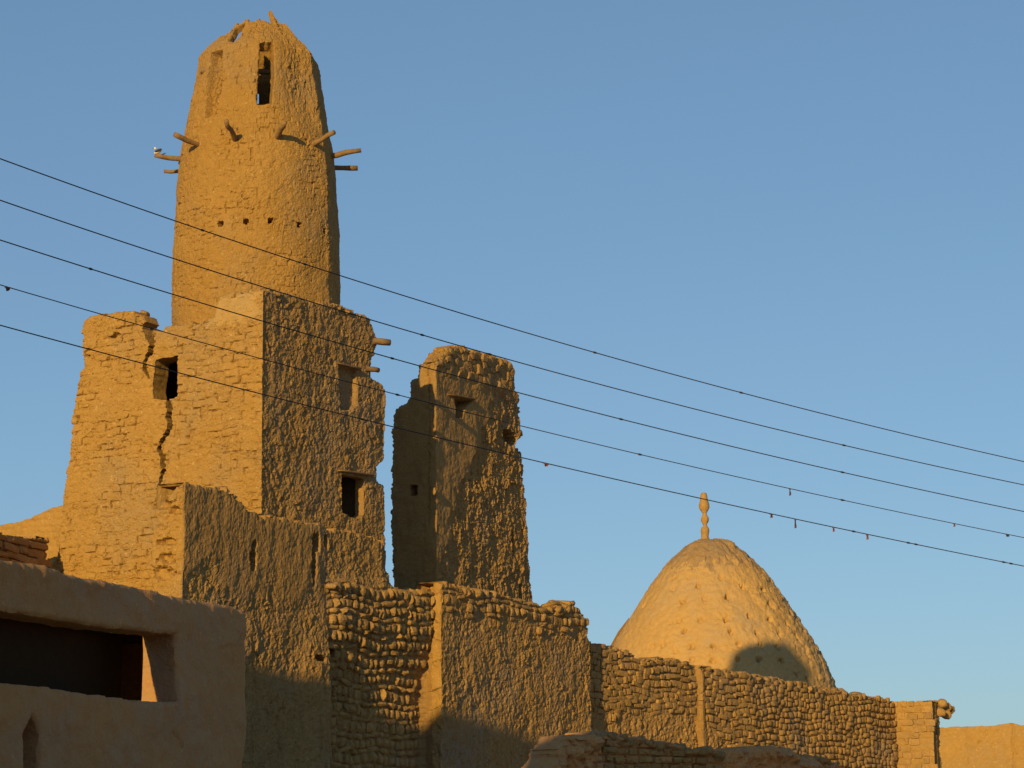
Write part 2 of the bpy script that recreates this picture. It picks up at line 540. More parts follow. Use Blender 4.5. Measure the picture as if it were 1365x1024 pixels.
# brick meshes: a rounded eroded face with short sides, local x along the wall, y outwards, z up
def brick_variants(n, bulge, taper, noise_, seed, smooth=True, pull=.16):
    out = []
    for q in range(n):
        rs = np.random.RandomState(seed+q)
        V_ = []; Q = []
        m = 4
        for j in range(m):
            for i in range(m):
                x = i/(m-1)*2-1; z = j/(m-1)*2-1
                e = max(abs(x), abs(z)); cc = abs(x)*abs(z)
                y = 1 - bulge*(x*x*.5+z*z*.5)**1.0
                if e > .9: y -= taper
                xx = x*(1-pull*(cc > .9)); zz = z*(1-pull*(cc > .9))
                V_.append([xx*.5 + rs.uniform(-1, 1)*noise_*.5, y + rs.uniform(-1, 1)*noise_*1.6, zz*.5 + rs.uniform(-1, 1)*noise_*.5])
        ring = [0, 1, 2, 3, 7, 11, 15, 14, 13, 12, 8, 4]
        for j in range(m-1):
            for i in range(m-1):
                a = j*m+i; Q.append([a, a+1, a+m+1, a+m])
        for r in ring:
            x, y, z = V_[r]; V_.append([x*1.05, -.9, z*1.05])
        k = len(ring)
        for i in range(k):
            i2 = (i+1) % k
            Q.append([ring[i2], ring[i], 16+i, 16+i2])
        # outward is -y in a frame with x right, z up; y here is outward, so flip winding
        Q = [q_[::-1] for q_ in Q]
        out.append(mesh_np('brick', V_, Q, smooth))
        out[-1].materials.append(BRICK)
    return out
ROUND_BRICKS = brick_variants(16, .42, .28, .15, 10, False)
FLAT_BRICKS = brick_variants(14, .22, .25, .10, 50, False)
BLOCKS = brick_variants(18, .06, .20, .10, 150, False, .06)
MUD_BRICKS = brick_variants(10, .30, .35, .14, 90, False)
for m_ in MUD_BRICKS: m_.materials.clear(); m_.materials.append(MUD)

def lay_bricks(parent, surf, items, variants, depth, off, limit=300, tilt=4, mat=None, fill=(.86, .84), seed=0, keyf=None, only_n=None):
    """items: (u, v, w, h, rnd). The first `limit` (largest in the photograph) become brick parts; the rest one part."""
    rs = random.Random(seed)
    if keyf: items = sorted(items, key=keyf)
    allV = []; allQ = []; nb = 0
    for n, (u, v, w, h, r) in enumerate(items):
        P, N = surf.base(np.array([u]), np.array([v])); P = P[0]; N = N[0]
        o_ = off(u, v) if callable(off) else off
        P = P + N*(o_ + rs.uniform(-.3, .2)*depth) + np.array([0, 0, rs.gauss(0, .012)])
        t = Vector((-N[1], N[0], 0)).normalized()   # along +u
        nn = Vector(N).normalized(); up = t.cross(-nn) if False else Vector((0, 0, 1))
        rot = Matrix(((t.x, nn.x, up.x), (t.y, nn.y, up.y), (t.z, nn.z, up.z)))
        rot = rot @ Matrix.Rotation(rad(rs.gauss(0, tilt)), 3, 'Y') @ Matrix.Rotation(rad(rs.gauss(0, tilt)), 3, 'Z') @ Matrix.Rotation(rad(rs.gauss(0, tilt*.7)), 3, 'X')
        sc = Vector((w*fill[0]*rs.uniform(.78, 1.12), depth*rs.uniform(.7, 1.3), h*fill[1]*rs.uniform(.82, 1.12)))
        mw = Matrix.Translation(Vector(P)) @ rot.to_4x4() @ Matrix.Diagonal((*sc, 1))
        me = rs.choice(variants)
        if n < limit:
            o = bpy.data.objects.new('brick', me); C.objects.link(o); o.parent = parent
            o.matrix_parent_inverse = Matrix.Translation(-Vector(parent.location))
            o.matrix_basis = mw
            nb += 1
        else:
            co = np.empty(len(me.vertices)*3, np.float32); me.vertices.foreach_get('co', co); co = co.reshape(-1, 3)
            mm = np.array(mw); co = co@mm[:3, :3].T + mm[:3, 3]
            qi = np.empty(len(me.loops), np.int32); me.loops.foreach_get('vertex_index', qi)
            allQ.append(qi.reshape(-1, 4)+sum(len(x) for x in allV) if False else qi.reshape(-1, 4)+28*len(allV)); allV.append(co)
    if allV:
        me = mesh_np('small_bricks', np.concatenate(allV), np.concatenate(allQ), True)
        o = link('small_bricks', me, parent, BRICK); o['kind'] = 'stuff'
    return nb

# ------------------------------------------------------------------ relief recipes (metres)
def rel_lit(u, v, crs, seed=0, k=1.0):
    """old mud plaster over brick courses: faint brick edges, pocks, gentle waves"""
    uw = u + .035*pn(u/.3, v/.3, seed+41); vw = v + .03*pn(u/.25, v/.25, seed+43)
    d, idv = crs.cell(uw, vw)
    vis = sst(-.45, .3, fbm(u/1.1, v/.9, 3, seed+47))          # where courses show through
    tick = sst(-.15, .35, fbm(u/.30, v/.22, 2, seed+53))
    groove = -(.016+.046*tick)*(1-sst(.004, .020, d + .010*pn(u/.12, v/.12, seed+51)))*vis
    off = ((idv-.5)*.034 + crs.su*crs.t1*.34 + crs.sv*crs.t2*.45)*vis
    h = groove+off + .035*fbm(u/1.3, v/1.3, 3, seed+1) + .017*fbm(u/.15, v/.11, 3, seed+2)
    f1, f2, w = worley(u/.33, v/.27, seed+3)
    fa, fid, fe = facets(u/.10+.3*pn(u/.2, v/.2, seed+9), v/.075, seed+12, .34)
    h = h + .085*fa*sst(-.1, .5, fbm(u/.5, v/.5, 2, seed+14)) + .012*pn(u/.05, v/.045, seed+15)
    h = h - .05*(w > .84)*(1-sst(.03, .20, f1)) - .022*(w < .3)*(1-sst(.0, .28, f1))
    return h*k

def rel_eroded(u, v, seed=0, k=1.0):
    """rain-eroded mud: vertical runnels, lumps and sharp chips"""
    uw = u + .05*pn(u/.28, v/.22, seed+1); vw = v + .05*pn(u/.2, v/.2, seed+11)
    r1 = 1-np.abs(pn(uw/.26, vw/.60, seed+2))*1.6
    fa, ia, ea = facets(uw/.20, vw/.22, seed+4, .42)
    fb, ib, eb = facets(uw/.095+.2*pn(u/.06, v/.06, 3), vw/.12, seed+9, .5)
    patch = sst(-.35, .35, fbm(u/1.1, v/.9, 3, seed+8))
    fc, ic, ec = facets(u/.06, v/.065, seed+19, .5)
    h = .016*r1*(1-.3*patch) + (.35+.65*patch)*(.085*fa + (ia-.5)*.030) + .055*fb + (ib-.5)*.026 + .022*fc + (ic-.5)*.012
    h = h - .05*(ib > .90)*patch + .05*fbm(u/.9, v/1.1, 3, seed+5) + .012*fbm(u/.07, v/.09, 2, seed+7)
    return (h-.06)*k

# ------------------------------------------------------------------ plan of the place
aR = 62.0
dR = adir(aR); nR = nrm_of(dR)            # grazing, right-facing walls
dL = np.array([-dR[1], dR[0]])            # (-.866, .5): the sunlit left-facing walls run this way to the left
cC = gp(350, 535, 52.0)[:2]               # near corner of the square base
DV = .028

# ground ------------------------------------------------------------
gs = 3000.0
rsx = np.linspace(-1, 1, 60); gx = np.sign(rsx)*(np.abs(rsx)**3)*gs
GX, GY = np.meshgrid(gx, gx, indexing='ij')
GZ = .15*pn(GX/9, GY/9, 3) * (np.hypot(GX, GY) > 3) - .05
gi = np.arange(3600).reshape(60, 60)
gq = np.stack([gi[:-1, :-1], gi[1:, :-1], gi[1:, 1:], gi[:-1, 1:]], -1).reshape(-1, 4)
g = link('ground', mesh_np('ground', np.stack([GX, GY, GZ], -1).reshape(-1, 3), gq), None, SAND); g['kind'] = 'structure'

# ------------------------------------------------------------------ the square tower base
base = empty('square_tower', (float(cC[0]), float(cC[1]), 0),
             'square cracked mud brick tower under the minaret, left face sunlit, right face dark', 'tower')
pB = Path([cC+dL*7.8, cC, cC+dR*5.3], rnd=.05)
uC = pB.cum[1]
q = lambda px, py, s: pB.uv(px, py, s)
out = [q(60, 1000, 0), q(70, 780, 0), q(77, 730, 0), q(80, 690, 0), q(86, 640, 0), q(93, 600, 0), q(97, 560, 0), q(101, 525, 0), q(104, 500, 0), q(110, 486, 0), q(108, 460, 0), q(108, 437, 0), q(112, 428, 0),
       q(122, 422, 0), q(150, 416, 0), q(176, 413, 0), q(188, 420, 0), q(197, 437, 0), q(205, 440, 0), q(215, 439, 0), q(228, 432, 0), q(262, 430, 0), q(284, 424, 0), q(290, 402, 0), q(300, 391, 0),
       q(325, 388, 0), (uC-.04, q(346, 386, 0)[1]), (uC+.05, q(351, 386, 1)[1]), q(362, 385, 1), q(385, 392, 1), q(410, 398, 1), q(424, 403, 1), q(450, 405, 1), q(470, 413, 1), q(486, 419, 1), q(496, 424, 1), q(500, 438, 1), q(502, 446, 1),
       q(505, 452, 1), q(506, 462, 1), q(497, 480, 1), q(496, 500, 1), q(505, 507, 1), q(517, 517, 1), q(517, 560, 1), q(517, 595, 1), q(514, 612, 1), q(505, 622, 1), q(505, 640, 1), q(513, 648, 1), q(517, 670, 1), q(520, 720, 1), q(524, 800, 1), q(526, 900, 1), (pB.L-.02, 1.5), (pB.L-.02, 0), (.02, 0), (.02, 3)]
winL = [q(208, 479, 0), q(222, 477, 0), q(237.5, 474, 0), q(237, 500, 0), q(236, 529, 0), q(222, 533, 0), q(204, 532, 0), q(203, 515, 0)]
win2 = [q(457, 632, 1), q(487, 638, 1), q(487, 686, 1), q(480, 692, 1), q(470, 690, 1), q(458, 683, 1)]
crack1 = [(*q(197, 436, 0), 0.153), (*q(199, 448, 0), 0.110), (*q(203, 456, 0), 0.080), (*q(201, 470, 0), 0.080), (*q(194, 480, 0), 0.059), (*q(194, 492, 0), 0.051), (*q(199, 505, 0), 0.025)]
crack2 = [(*q(223, 533, 0), 0.051), (*q(226, 545, 0), 0.080), (*q(224, 556, 0), 0.073), (*q(227, 565, 0), 0.066), (*q(223, 577, 0), 0.080), (*q(215, 588, 0), 0.051), (*q(212, 598, 0), 0.066), (*q(217, 610, 0), 0.059), (*q(219, 625, 0), 0.059), (*q(215, 637, 0), 0.051), (*q(213, 650, 0), 0.037), (*q(211, 656, 0), 0.014)]
niche = [q(455, 489, 1), q(477, 493, 1), q(477, 540, 1), q(470, 546, 1), q(456, 546, 1)]
crsB = Courses([(.17, .42), (.17, .36), (.16, .46)], seed=4, jit=.55, wav=.09, bed=1.0, bed0=.006)
chips = [(q(215, 672, 0), .30, .13), (q(213, 700, 0), .22, .09), (q(152, 447, 0), .2, .08), (q(117, 470, 0), .10, .12), (q(240, 430, 0), .22, .07)]
def sdfB0(u, v): return sd_poly(u, v, out) + ragged(u, v, 11, .03, .06)
def sdfB(u, v):
    s = sdfB0(u, v)
    s = np.maximum(s, -(sd_poly(u, v, winL) + .02*fbm(u/.2, v/.2, 2, 12)))
    s = np.maximum(s, -(sd_poly(u, v, win2) + .015*fbm(u/.2, v/.2, 2, 13)))
    s = np.maximum(s, np.where(u > uC+.5, 7.2-v, -9.0))
    s = np.maximum(s, -(sd_line(u, v, crack1) + .035*pn(u/.09, v/.06, 14)))
    s = np.maximum(s, -(sd_line(u, v, crack2) + .035*pn(u/.09, v/.06, 15)))
    return s
sdfB.outer = sdfB0
p_hump = [q(278, 434, 0), q(272, 415, 0), q(290, 398, 0), q(345, 390, 0), q(347, 420, 0), q(325, 432, 0)]
def hB(u, v):
    l = rel_lit(u, v, crsB, 20)
    smooth = sst(.1, -.1, sd_poly(u, v, p_hump) + .06*fbm(u/.2, v/.2, 2, 4))
    l = l*(1-.75*smooth) + .03*smooth
    r = rel_eroded(u, v, 40, .70)
    w = sst(uC-.02, uC+.06, u)
    h = l*(1-w) + r*w
    # the left fragment leans: set back a little beyond the crack
    for (cu, cv), a, b in chips:
        d = np.hypot((u-cu)/a, (v-cv)/b) + .35*pn(u/.1, v/.1, 9)
        h = h - .16*sst(1.0, .5, d)
    h = h - .13*sst(.03, -.03, sd_poly(u, v, niche))
    return h
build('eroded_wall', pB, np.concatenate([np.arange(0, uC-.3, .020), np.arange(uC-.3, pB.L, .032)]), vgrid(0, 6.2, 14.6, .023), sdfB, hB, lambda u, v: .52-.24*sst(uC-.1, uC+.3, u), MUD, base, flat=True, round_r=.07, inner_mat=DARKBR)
# right face in its own material: mark polygons by normal side
ob = base.children[0]; me = ob.data
me.materials.append(ERODED); me.materials.append(PALE)
def remat(me, test, slot, keep0=0):
    n = len(me.polygons)
    ce = np.empty(n*3, np.float32); me.polygons.foreach_get('center', ce); ce = ce.reshape(-1, 3)
    mi = np.empty(n, np.int32); me.polygons.foreach_get('material_index', mi)
    t = test(ce) & (mi == keep0)
    mi[t] = slot; me.polygons.foreach_set('material_index', mi)
def side_test(ce):   # faces near the right face plane
    d = (ce[:, 0]-cC[0])*nR[0] + (ce[:, 1]-cC[1])*nR[1]
    l = (ce[:, 0]-cC[0])*dR[0] + (ce[:, 1]-cC[1])*dR[1]
    return (d > -.30) & (l > .06)
remat(me, side_test, 2)
def hump_test(ce):
    rel = ce[:, :2]-cC
    u = uC - rel@dL
    return (sd_poly(u, ce[:, 2].astype(float), p_hump) + .34*fbm(u/.25, ce[:, 2]/.18, 5, 6, .7) < 0) & (np.abs(rel@dR) < .25)
remat(me, hump_test, 3)
# embedded bricks showing in the sunlit face
its = [b for b in crsB.bricks(.3, uC-.15, 6.3, 14)]
rs = random.Random(5)
U_ = np.array([b[0] for b in its]); V_ = np.array([b[1] for b in its])
ok = sdfB(U_, V_) < -.22
ok &= ~(sd_poly(U_, V_, p_hump) < .1)
vis = fbm(U_/1.1, V_/.9, 3, 67)
its = [b for b, k, w in zip(its, ok, vis) if k]
rs.shuffle(its)
hh = lambda u, v: float(rel_lit(np.array([u]), np.array([v]), crsB, 20)[0])
lay_bricks(base, pB, its[:280], MUD_BRICKS, .026, lambda u, v: hh(u, v)-.020, 300, 2.5, fill=(.80, .78), seed=3)
# hidden sides, roof and inner floor of the base, so that it is a closed volume
def slab(name, parent, pts, z0, z1, mat):
    n = len(pts); vs = [(*p[:2], z0) for p in pts]+[(*p[:2], z1) for p in pts]
    me = bpy.data.meshes.new(name); me.from_pydata(vs, [], [list(range(n))[::-1], list(range(n, 2*n))]+[[i, (i+1) % n, n+(i+1) % n, n+i] for i in range(n)])
    return link(name, me, parent, mat)
bk = cC + dR*5.2; bl = cC+dL*5.2+dR*5.2
def wall_box(name, parent, a, b, th, z0, z1, mat):
    a = np.array(a[:2]); b = np.array(b[:2]); d = (b-a)/np.hypot(*(b-a)); n = nrm_of(d)*th/2
    return slab(name, parent, [a+n, b+n, b-n, a-n], z0, z1, mat)
zr = q(420, 452, 1)[1]
wall_box('back_wall', base, cC+dR*4.9+dL*.4, cC+dL*4.2+dR*4.9, .6, 0, zr+.3, INNER)
wall_box('side_wall', base, cC+dL*4.7+dR*.5, cC+dL*4.2+dR*5.2, .6, 0, zr+.2, INNER)
slab('roof', base, [cC+dL*.5+dR*.5, cC+dL*4.7+dR*.5, cC+dL*4.3+dR*4.8, cC+dL*.5+dR*4.8], zr-.1, zr+.15, INNER)
slab('inner_floor', base, [cC+dL*.5+dR*.5, cC+dL*4.7+dR*.5, cC+dL*4.3+dR*4.8, cC+dL*.5+dR*4.8], 8.0, 8.2, DARKBR)
# wooden lintels and beam ends in the right face
def place_board(name, parent, surf, u0, v0, u1, v1, th, dep, offs, mat, seed=0):
    P0, N = surf.base(np.array([u0]), np.array([v0])); P1, _ = surf.base(np.array([u1]), np.array([v1]))
    a = P0[0]; b = P1[0]; n = N[0]; t = b-a; L_ = np.linalg.norm(t); t /= L_; up = np.cross(t, -n) if np.cross(t, -n)[2] > 0 else np.cross(t, n)
    me = box_mesh(name, 0, 0, 0, L_, dep, th, .06, seed, .02, 4)
    o = link(name, me, parent, mat)
    o.matrix_basis = Matrix(((t[0], n[0], up[0], (a+b)[0]/2+n[0]*offs), (t[1], n[1], up[1], (a+b)[1]/2+n[1]*offs), (t[2], n[2], up[2], (a+b)[2]/2+n[2]*offs), (0, 0, 0, 1)))
    return o
place_board('lintel', base, pB, *q(452, 627, 1), *q(498, 634, 1), .05, .34, -.10, WOOD, 3)
place_board('lintel', base, pB, *q(448, 484, 1), *q(481, 492, 1), .05, .3, -.10, WOOD, 4)
def stub(parent, name, p, d, L_, r, mat, seed=0, seg=8, back=.4):
    d = np.array(d, float); d /= np.linalg.norm(d); rs = np.random.RandomState(seed)
    pts = []; rr = []
    for k in range(6):
        t = -back + (L_+back)*k/5
        pts.append(np.array(p)+d*t+rs.uniform(-.022, .022, 3)*(k not in (0,))); rr.append(r*(1.1-.14*k/5+rs.uniform(-.12, .12)))
    return link(name, tube(name, pts, rr, seg), parent, mat)
e3 = on_plane(503, 456, cC, nR)
stub(base, 'beam', e3 + np.array([0, 0, 0]), [dR[0]+.25, dR[1]-.5, .05], .33, .085, WOOD, 5, back=.6)
e3 = on_plane(495, 493, cC, nR)
stub(base, 'beam', e3, [dR[0]+.2, dR[1]-.4, 0], .22, .06, WOOD, 6, back=.5)

# ------------------------------------------------------------------ minaret shaft
YT = 55.6
tc = gp(343.5, 300, YT)[:2]
prof = []
for py, r in ((620, 118), (470, 114), (430, 113.5), (370, 113), (300, 110.5), (250, 107), (225, 104.5), (200, 101.5), (175, 96), (150, 91), (120, 86), (100, 82.5), (82, 79), (72, 71), (60, 58), (45, 46), (30, 36), (10, 24)):
    p = gp(344, py, YT)
    prof.append((p[2], r*np.linalg.norm(p-EYE)/F*.985))
prof = prof[::1]
zs_ = {py: gp(344, py, YT)[2] for py in range(0, 640)}
def facet(th, v):
    k = sst(gp(344, 215, YT)[2], gp(344, 150, YT)[2], v)*.55+.42
    e = rad(11); s = math.pi/4
    t = (th-e) - np.floor((th-e)/s)*s - s/2
    oc = math.cos(s/2)/np.cos(t)*1.035
    k = k*(.15*sst(zs_[200], zs_[150], v) + (1-.15*sst(zs_[200], zs_[150], v))*sst(.45, .8, th))
    return 1+(oc-1)*k
rT = Rev(tc, prof, facet)
mn = empty('minaret', (float(tc[0]), float(tc[1]), zr), 'tall tapering mud brick minaret with broken top, slit window and ring of wooden beams', 'minaret')
def tuv(px, py):
    """visible front point of the shaft under a pixel -> (u, v)"""
    d = ray(px, py); d = d/np.linalg.norm(d)
    ks = np.linspace(50, 62, 4000); P = EYE+d*ks[:, None]
    rr = np.hypot(P[:, 0]-tc[0], P[:, 1]-tc[1])
    f = rT.face0
    a = np.arctan2((P[:, 0]-tc[0])*math.cos(f)-(P[:, 1]-tc[1])*math.sin(f), -(P[:, 0]-tc[0])*math.sin(f)-(P[:, 1]-tc[1])*math.cos(f))
    R_ = rT.R(a, P[:, 2])
    hit = np.nonzero(rr < R_)[0]
    i = hit[0] if len(hit) else int(np.argmin(rr-R_))
    return (float(a[i]*rT.R0), float(P[i, 2]))
slit = [tuv(346.5, 57), tuv(364.5, 56), tuv(366, 100), tuv(362, 139), tuv(343, 139), tuv(342, 130), tuv(344, 95)]
gap = [tuv(327, 30), tuv(313, 37), tuv(304, 54), tuv(312, 55), tuv(319, 47), tuv(323, 39)]
topz = gp(344, 24, YT-.5)[2]
spike_u = tuv(371, 32)[0]
z27 = gp(344, 29, YT-.6)[2]
holesT = [tuv(294, 298), tuv(328, 295), tuv(361, 294), tuv(400, 300), tuv(434, 308)]
rough_l = [tuv(281, 72), tuv(296, 68), tuv(295, 110), tuv(288, 152), tuv(274, 156), tuv(277, 110)]
crsT = Courses([(.13, .34), (.13, .28)], seed=14, jit=.5, wav=.08, bed=1.0, bed0=.008)
tu = tuv(385, 120)[0]
def sdfT(u, v):
    th = u/rT.R0
    top = z27 + .05*pn(th*3, 1.3, 7) + .07*fbm(th*6, th*0+2, 3, 8) + .0*th
    top = top + .34*np.exp(-((u-spike_u)/.22)**2) - .10*np.exp(-((u-spike_u+.50)/.18)**2) - .28*sst(-.5, -1.0, th)
    s = v - top + ragged(u, v, 9, .02, .10)
    s = np.maximum(s, -(sd_poly(u, v, slit) + .015*pn(u/.12, v/.12, 3)))
    s = np.maximum(s, -(sd_poly(u, v, gap) + .02*pn(u/.08, v/.08, 4)))
    # opening on the far side, seen through the slit
    far = math.pi*rT.R0
    s = np.maximum(s, -np.maximum(np.abs(u-(-far+.07))-.07, np.abs(v-(slit[3][1]+1.08))-.14))
    return s
def hT(u, v):
    th = u/rT.R0
    l = rel_lit(u, v, crsT, 60)*.62
    er = rel_eroded(u, v, 70, .75)*(1-.5*sst(.95, 1.1, th))
    w = sst(.62, 1.25, th + .25*fbm(u/.6, v/1.2, 2, 5))
    zt = sst(gp(344, 190, YT)[2], gp(344, 160, YT)[2], v)
    w = np.maximum(w, zt*sst(tu-.25, tu+.1, u + .12*pn(u/.2, v/.4, 8)))
    w = np.where(th < -1.8, 0.5, w)
    rl = sst(.04, -.04, sd_poly(u, v, rough_l))
    h = l*(1-w)*(1-.25*zt) + er*w
    h = h*(1-rl) + rl*(er*1.6-.13)
    for hu, hv in holesT:
        d = np.maximum(np.abs(u-hu)/.06, np.abs(v-hv)/.055) + .3*pn(u/.05, v/.05, 2)
        h = h - .25*sst(1.1, .8, d)
    # frame recess round the slit
    return h + .02*fbm(u/.7, v/.7, 2, 3)
build('shaft', rT, np.linspace(-math.pi*rT.R0, math.pi*rT.R0, 520), vgrid(zr-.3, zr-.2, topz+1.2, .024), sdfT, hT, lambda u, v: .36-.18*sst(zs_[90], zs_[66], v), TOWER, mn, flat=True, round_r=.05, wrap=True, inner_mat=TOWER)
# inside floor and cross beam
def disc(name, parent, c, r, z0, z1, mat, n=24):
    return slab(name, parent, [(c[0]+r*math.cos(2*math.pi*i/n), c[1]+r*math.sin(2*math.pi*i/n)) for i in range(n)], z0, z1, mat)
disc('landing', mn, tc, 1.25, slit[3][1]-.25, slit[3][1]-.1, INNER)
zb = tuv(355, 101)[1]
stub(mn, 'inner_beam', (tc[0]-1.2, tc[1]-.9, zb+.35), (1, .1, 0), 2.4, .07, WOOD, 8, back=.1)
# beams ring: azimuth, height, length, rise
def shaft_pt(u, v):
    P, N = rT.base(np.array([u]), np.array([v])); return P[0], N[0]
zbeam = tuv(344, 183)[1]
BM = [(-17, -.02, .78, .28), (14, .05, .66, .24), (45, .04, .66, .24), (79, .03, .68, .17), (104, -.05, .60, .04), (-50, -.02, .68, .17), (-83, -.09, .62, .04), (-108, -.14, .50, -.04)]
bird_at = None
for k, (az, dz, L_, rise) in enumerate(BM):
    P, N = shaft_pt(rad(az)*rT.R0, zbeam+dz)
    n = np.array([N[0], N[1], 0]); n /= np.linalg.norm(n); d = n + np.array([0, 0, rise])
    stub(mn, 'beam', P, d, L_, .062 if k != 7 else .05, WOOD, 20+k, back=.3)
    if az == -83: bird_at = P + d/np.linalg.norm(d)*(L_-.08)
# bird
def ellip(c, r, seg=10, ring=7, rot=None):
    V_ = []; Q = []
    for i in range(ring):
        a = math.pi*i/(ring-1)
        for k in range(seg):
            b = 2*math.pi*k/seg
            V_.append(np.array([math.cos(a), math.sin(a)*math.cos(b), math.sin(a)*math.sin(b)])*r)
    V_ = np.array(V_)
    if rot is not None: V_ = V_@rot.T
    V_ = V_+np.array(c)
    for i in range(ring-1):
        for k in range(seg):
            k2 = (k+1) % seg; Q.append([i*seg+k, i*seg+k2, (i+1)*seg+k2, (i+1)*seg+k])
    return V_, Q
def merge(parts):
    V_ = []; Q = []; n = 0
    for v, qd in parts:
        V_.append(v); Q.append(np.array(qd)+n); n += len(v)
    return np.concatenate(V_), np.concatenate(Q)
def rotz(a):
    return np.array([[math.cos(a), 0, -math.sin(a)], [0, 1, 0], [math.sin(a), 0, math.cos(a)]])
bird = empty('bird', tuple(bird_at+np.array([0, 0, .05])), 'small black and white bird perched on the leftmost beam tip of the minaret', 'bird')
b0 = bird_at + np.array([0, 0, .06])
def badd(name, parts, mat):
    v, qd = merge(parts); return link(name, mesh_np(name, v, qd), bird, mat)
badd('body', [ellip(b0+np.array([.0, 0, .055]), np.array([.10, .05, .045]), rot=rotz(rad(28))), ellip(b0+np.array([-.065, 0, .135]), np.array([.036, .032, .034]))], WHITE)
badd('wing', [ellip(b0+np.array([.015, -.045, .075]), np.array([.095, .016, .034]), rot=rotz(rad(22)))], BLACK)
badd('tail', [ellip(b0+np.array([.13, 0, .0]), np.array([.075, .022, .010]), rot=rotz(rad(20)))], BLACK)
badd('beak', [ellip(b0+np.array([-.11, 0, .135]), np.array([.022, .008, .008]))], BLACK)
badd('leg', [ellip(b0+np.array([0, -.015, -.0]), np.array([.006, .006, .04]))], BLACK)
badd('leg', [ellip(b0+np.array([0, .015, -.0]), np.array([.006, .006, .04]))], BLACK)

# ------------------------------------------------------------------ compound wall (three connected stretches)
wp = cC + nR*.30
A = on_plane(245, 700, wp, nR)[:2]
S1e = on_plane(437, 880, wp, nR)[:2]
S2e = on_plane(574, 900, wp-nR*.04, nR)[:2]
p_s3 = wp + nR*.28
S3e = on_plane(789, 900, p_s3, nR)[:2]
S2end = S2e
S3s = S2e + nR*.32
cw = empty('compound_wall', (float(A[0]), float(A[1]), 0), 'long eroded mud brick wall running below the minaret base and the ruined tower', 'wall')
pW = Path([A+dL*.85, A, S2e, S3s, S3e, S3e-nR*.6], rnd=.05)
w_ = lambda px, py, s: pW.uv(px, py, s)
uA = pW.cum[1]; uS2 = pW.cum[2]; uS3 = pW.cum[3]; uE = pW.cum[4]
outW = [(.02, 0), (.02, w_(203, 676, 0)[1]), w_(212, 668, 0), w_(222, 662, 0), w_(230, 652, 0), w_(238, 646, 0), (uA, w_(245, 643, 1)[1]), w_(262, 646, 1), w_(285, 651, 1), w_(303, 651, 1), w_(312, 657, 1), w_(322, 673, 1), w_(333, 681, 1), w_(347, 688, 1),
        w_(360, 689, 1), w_(380, 691, 1), w_(405, 696, 1), w_(440, 703, 1), w_(480, 711, 1), w_(500, 716, 1), w_(514, 722, 1), w_(521, 738, 1), w_(522, 775, 1), w_(523, 782, 1), w_(545, 788, 1), w_(562, 788, 1), (uS2-.02, w_(572, 786, 1)[1]),
        (uS2+.05, w_(574, 778, 2)[1]), (uS3-.03, w_(598, 776, 2)[1]), w_(610, 781, 3), w_(640, 786, 3), w_(690, 797, 3), w_(712, 804, 3), w_(735, 812, 3), w_(740, 807, 3), w_(770, 809, 3), w_(780, 822, 3), w_(787, 838, 3), (uE-.1, w_(786, 850, 3)[1]), (uE+.04, w_(788, 856, 3)[1]), (pW.L-.02, w_(788, 858, 3)[1]), (pW.L-.02, 0)]
crsS2 = Courses([(.255, .25), (.13, .44), (.24, .22), (.14, .36)], seed=31, jit=.7, wav=.12)
v840 = w_(500, 838, 1)[1]; v930 = w_(500, 925, 1)[1]
u437 = w_(437, 880, 1)[0]
v800b = w_(437, 800, 1)[1]
def zoneS2(u, v):
    """1 inside the exposed-brick stretch"""
    a = sst(u437-.05, u437+.05, u + .15*pn(v/.4, v*0, 3)) * sst(uS2+.02, uS2-.05, u)
    vt = np.interp(u, [w_(440, 772, 1)[0], w_(520, 784, 1)[0]], [w_(440, 772, 1)[1], w_(520, 784, 1)[1]])
    z = sst(.10, -.10, v-vt+.12*pn(u/.4, v*0, 4))
    return a*z
def band_top(u, v):    # bare bricks along the top of the third stretch
    top = np.interp(u, [uS3, w_(700, 800, 3)[0], w_(790, 850, 3)[0]], [w_(600, 776, 3)[1], w_(700, 800, 3)[1], w_(790, 815, 3)[1]])
    return top - v
def recS2(u, v):
    t_ = .10*sst(u437+.0, u437+.5, u)*sst(uS2+.03, uS2-.03, u)*sst(w_(500, 880, 1)[1], w_(500, 820, 1)[1], v)*sst(w_(500, 775, 1)[1]+.15, w_(500, 790, 1)[1], v)
    return t_ - .32*sst(u437-.02, u437+.03, u)*sst(uS2+.03, uS2-.03, u)*sst(v840+.15, v930, v)
holesW = [(w_(338, 745, 1), .13, .28), (w_(422, 722, 1), .16, .22), (w_(436, 722, 1), .10, .15), (w_(340, 725, 1), .08, .10), (w_(419, 752, 1), .10, .5), (w_(455, 868, 1), .2, .12), (w_(519, 745, 1), .3, .35), (w_(698, 786, 3), .1, .2), (w_(425, 878, 1), .22, .07)]
chipW = [(w_(222, 745, 0), .22, .14), (w_(215, 765, 0), .35, .16), (w_(222, 722, 0), .25, .08), (w_(232, 680, 0), .16, .1), (w_(212, 672, 0), .3, .12)]
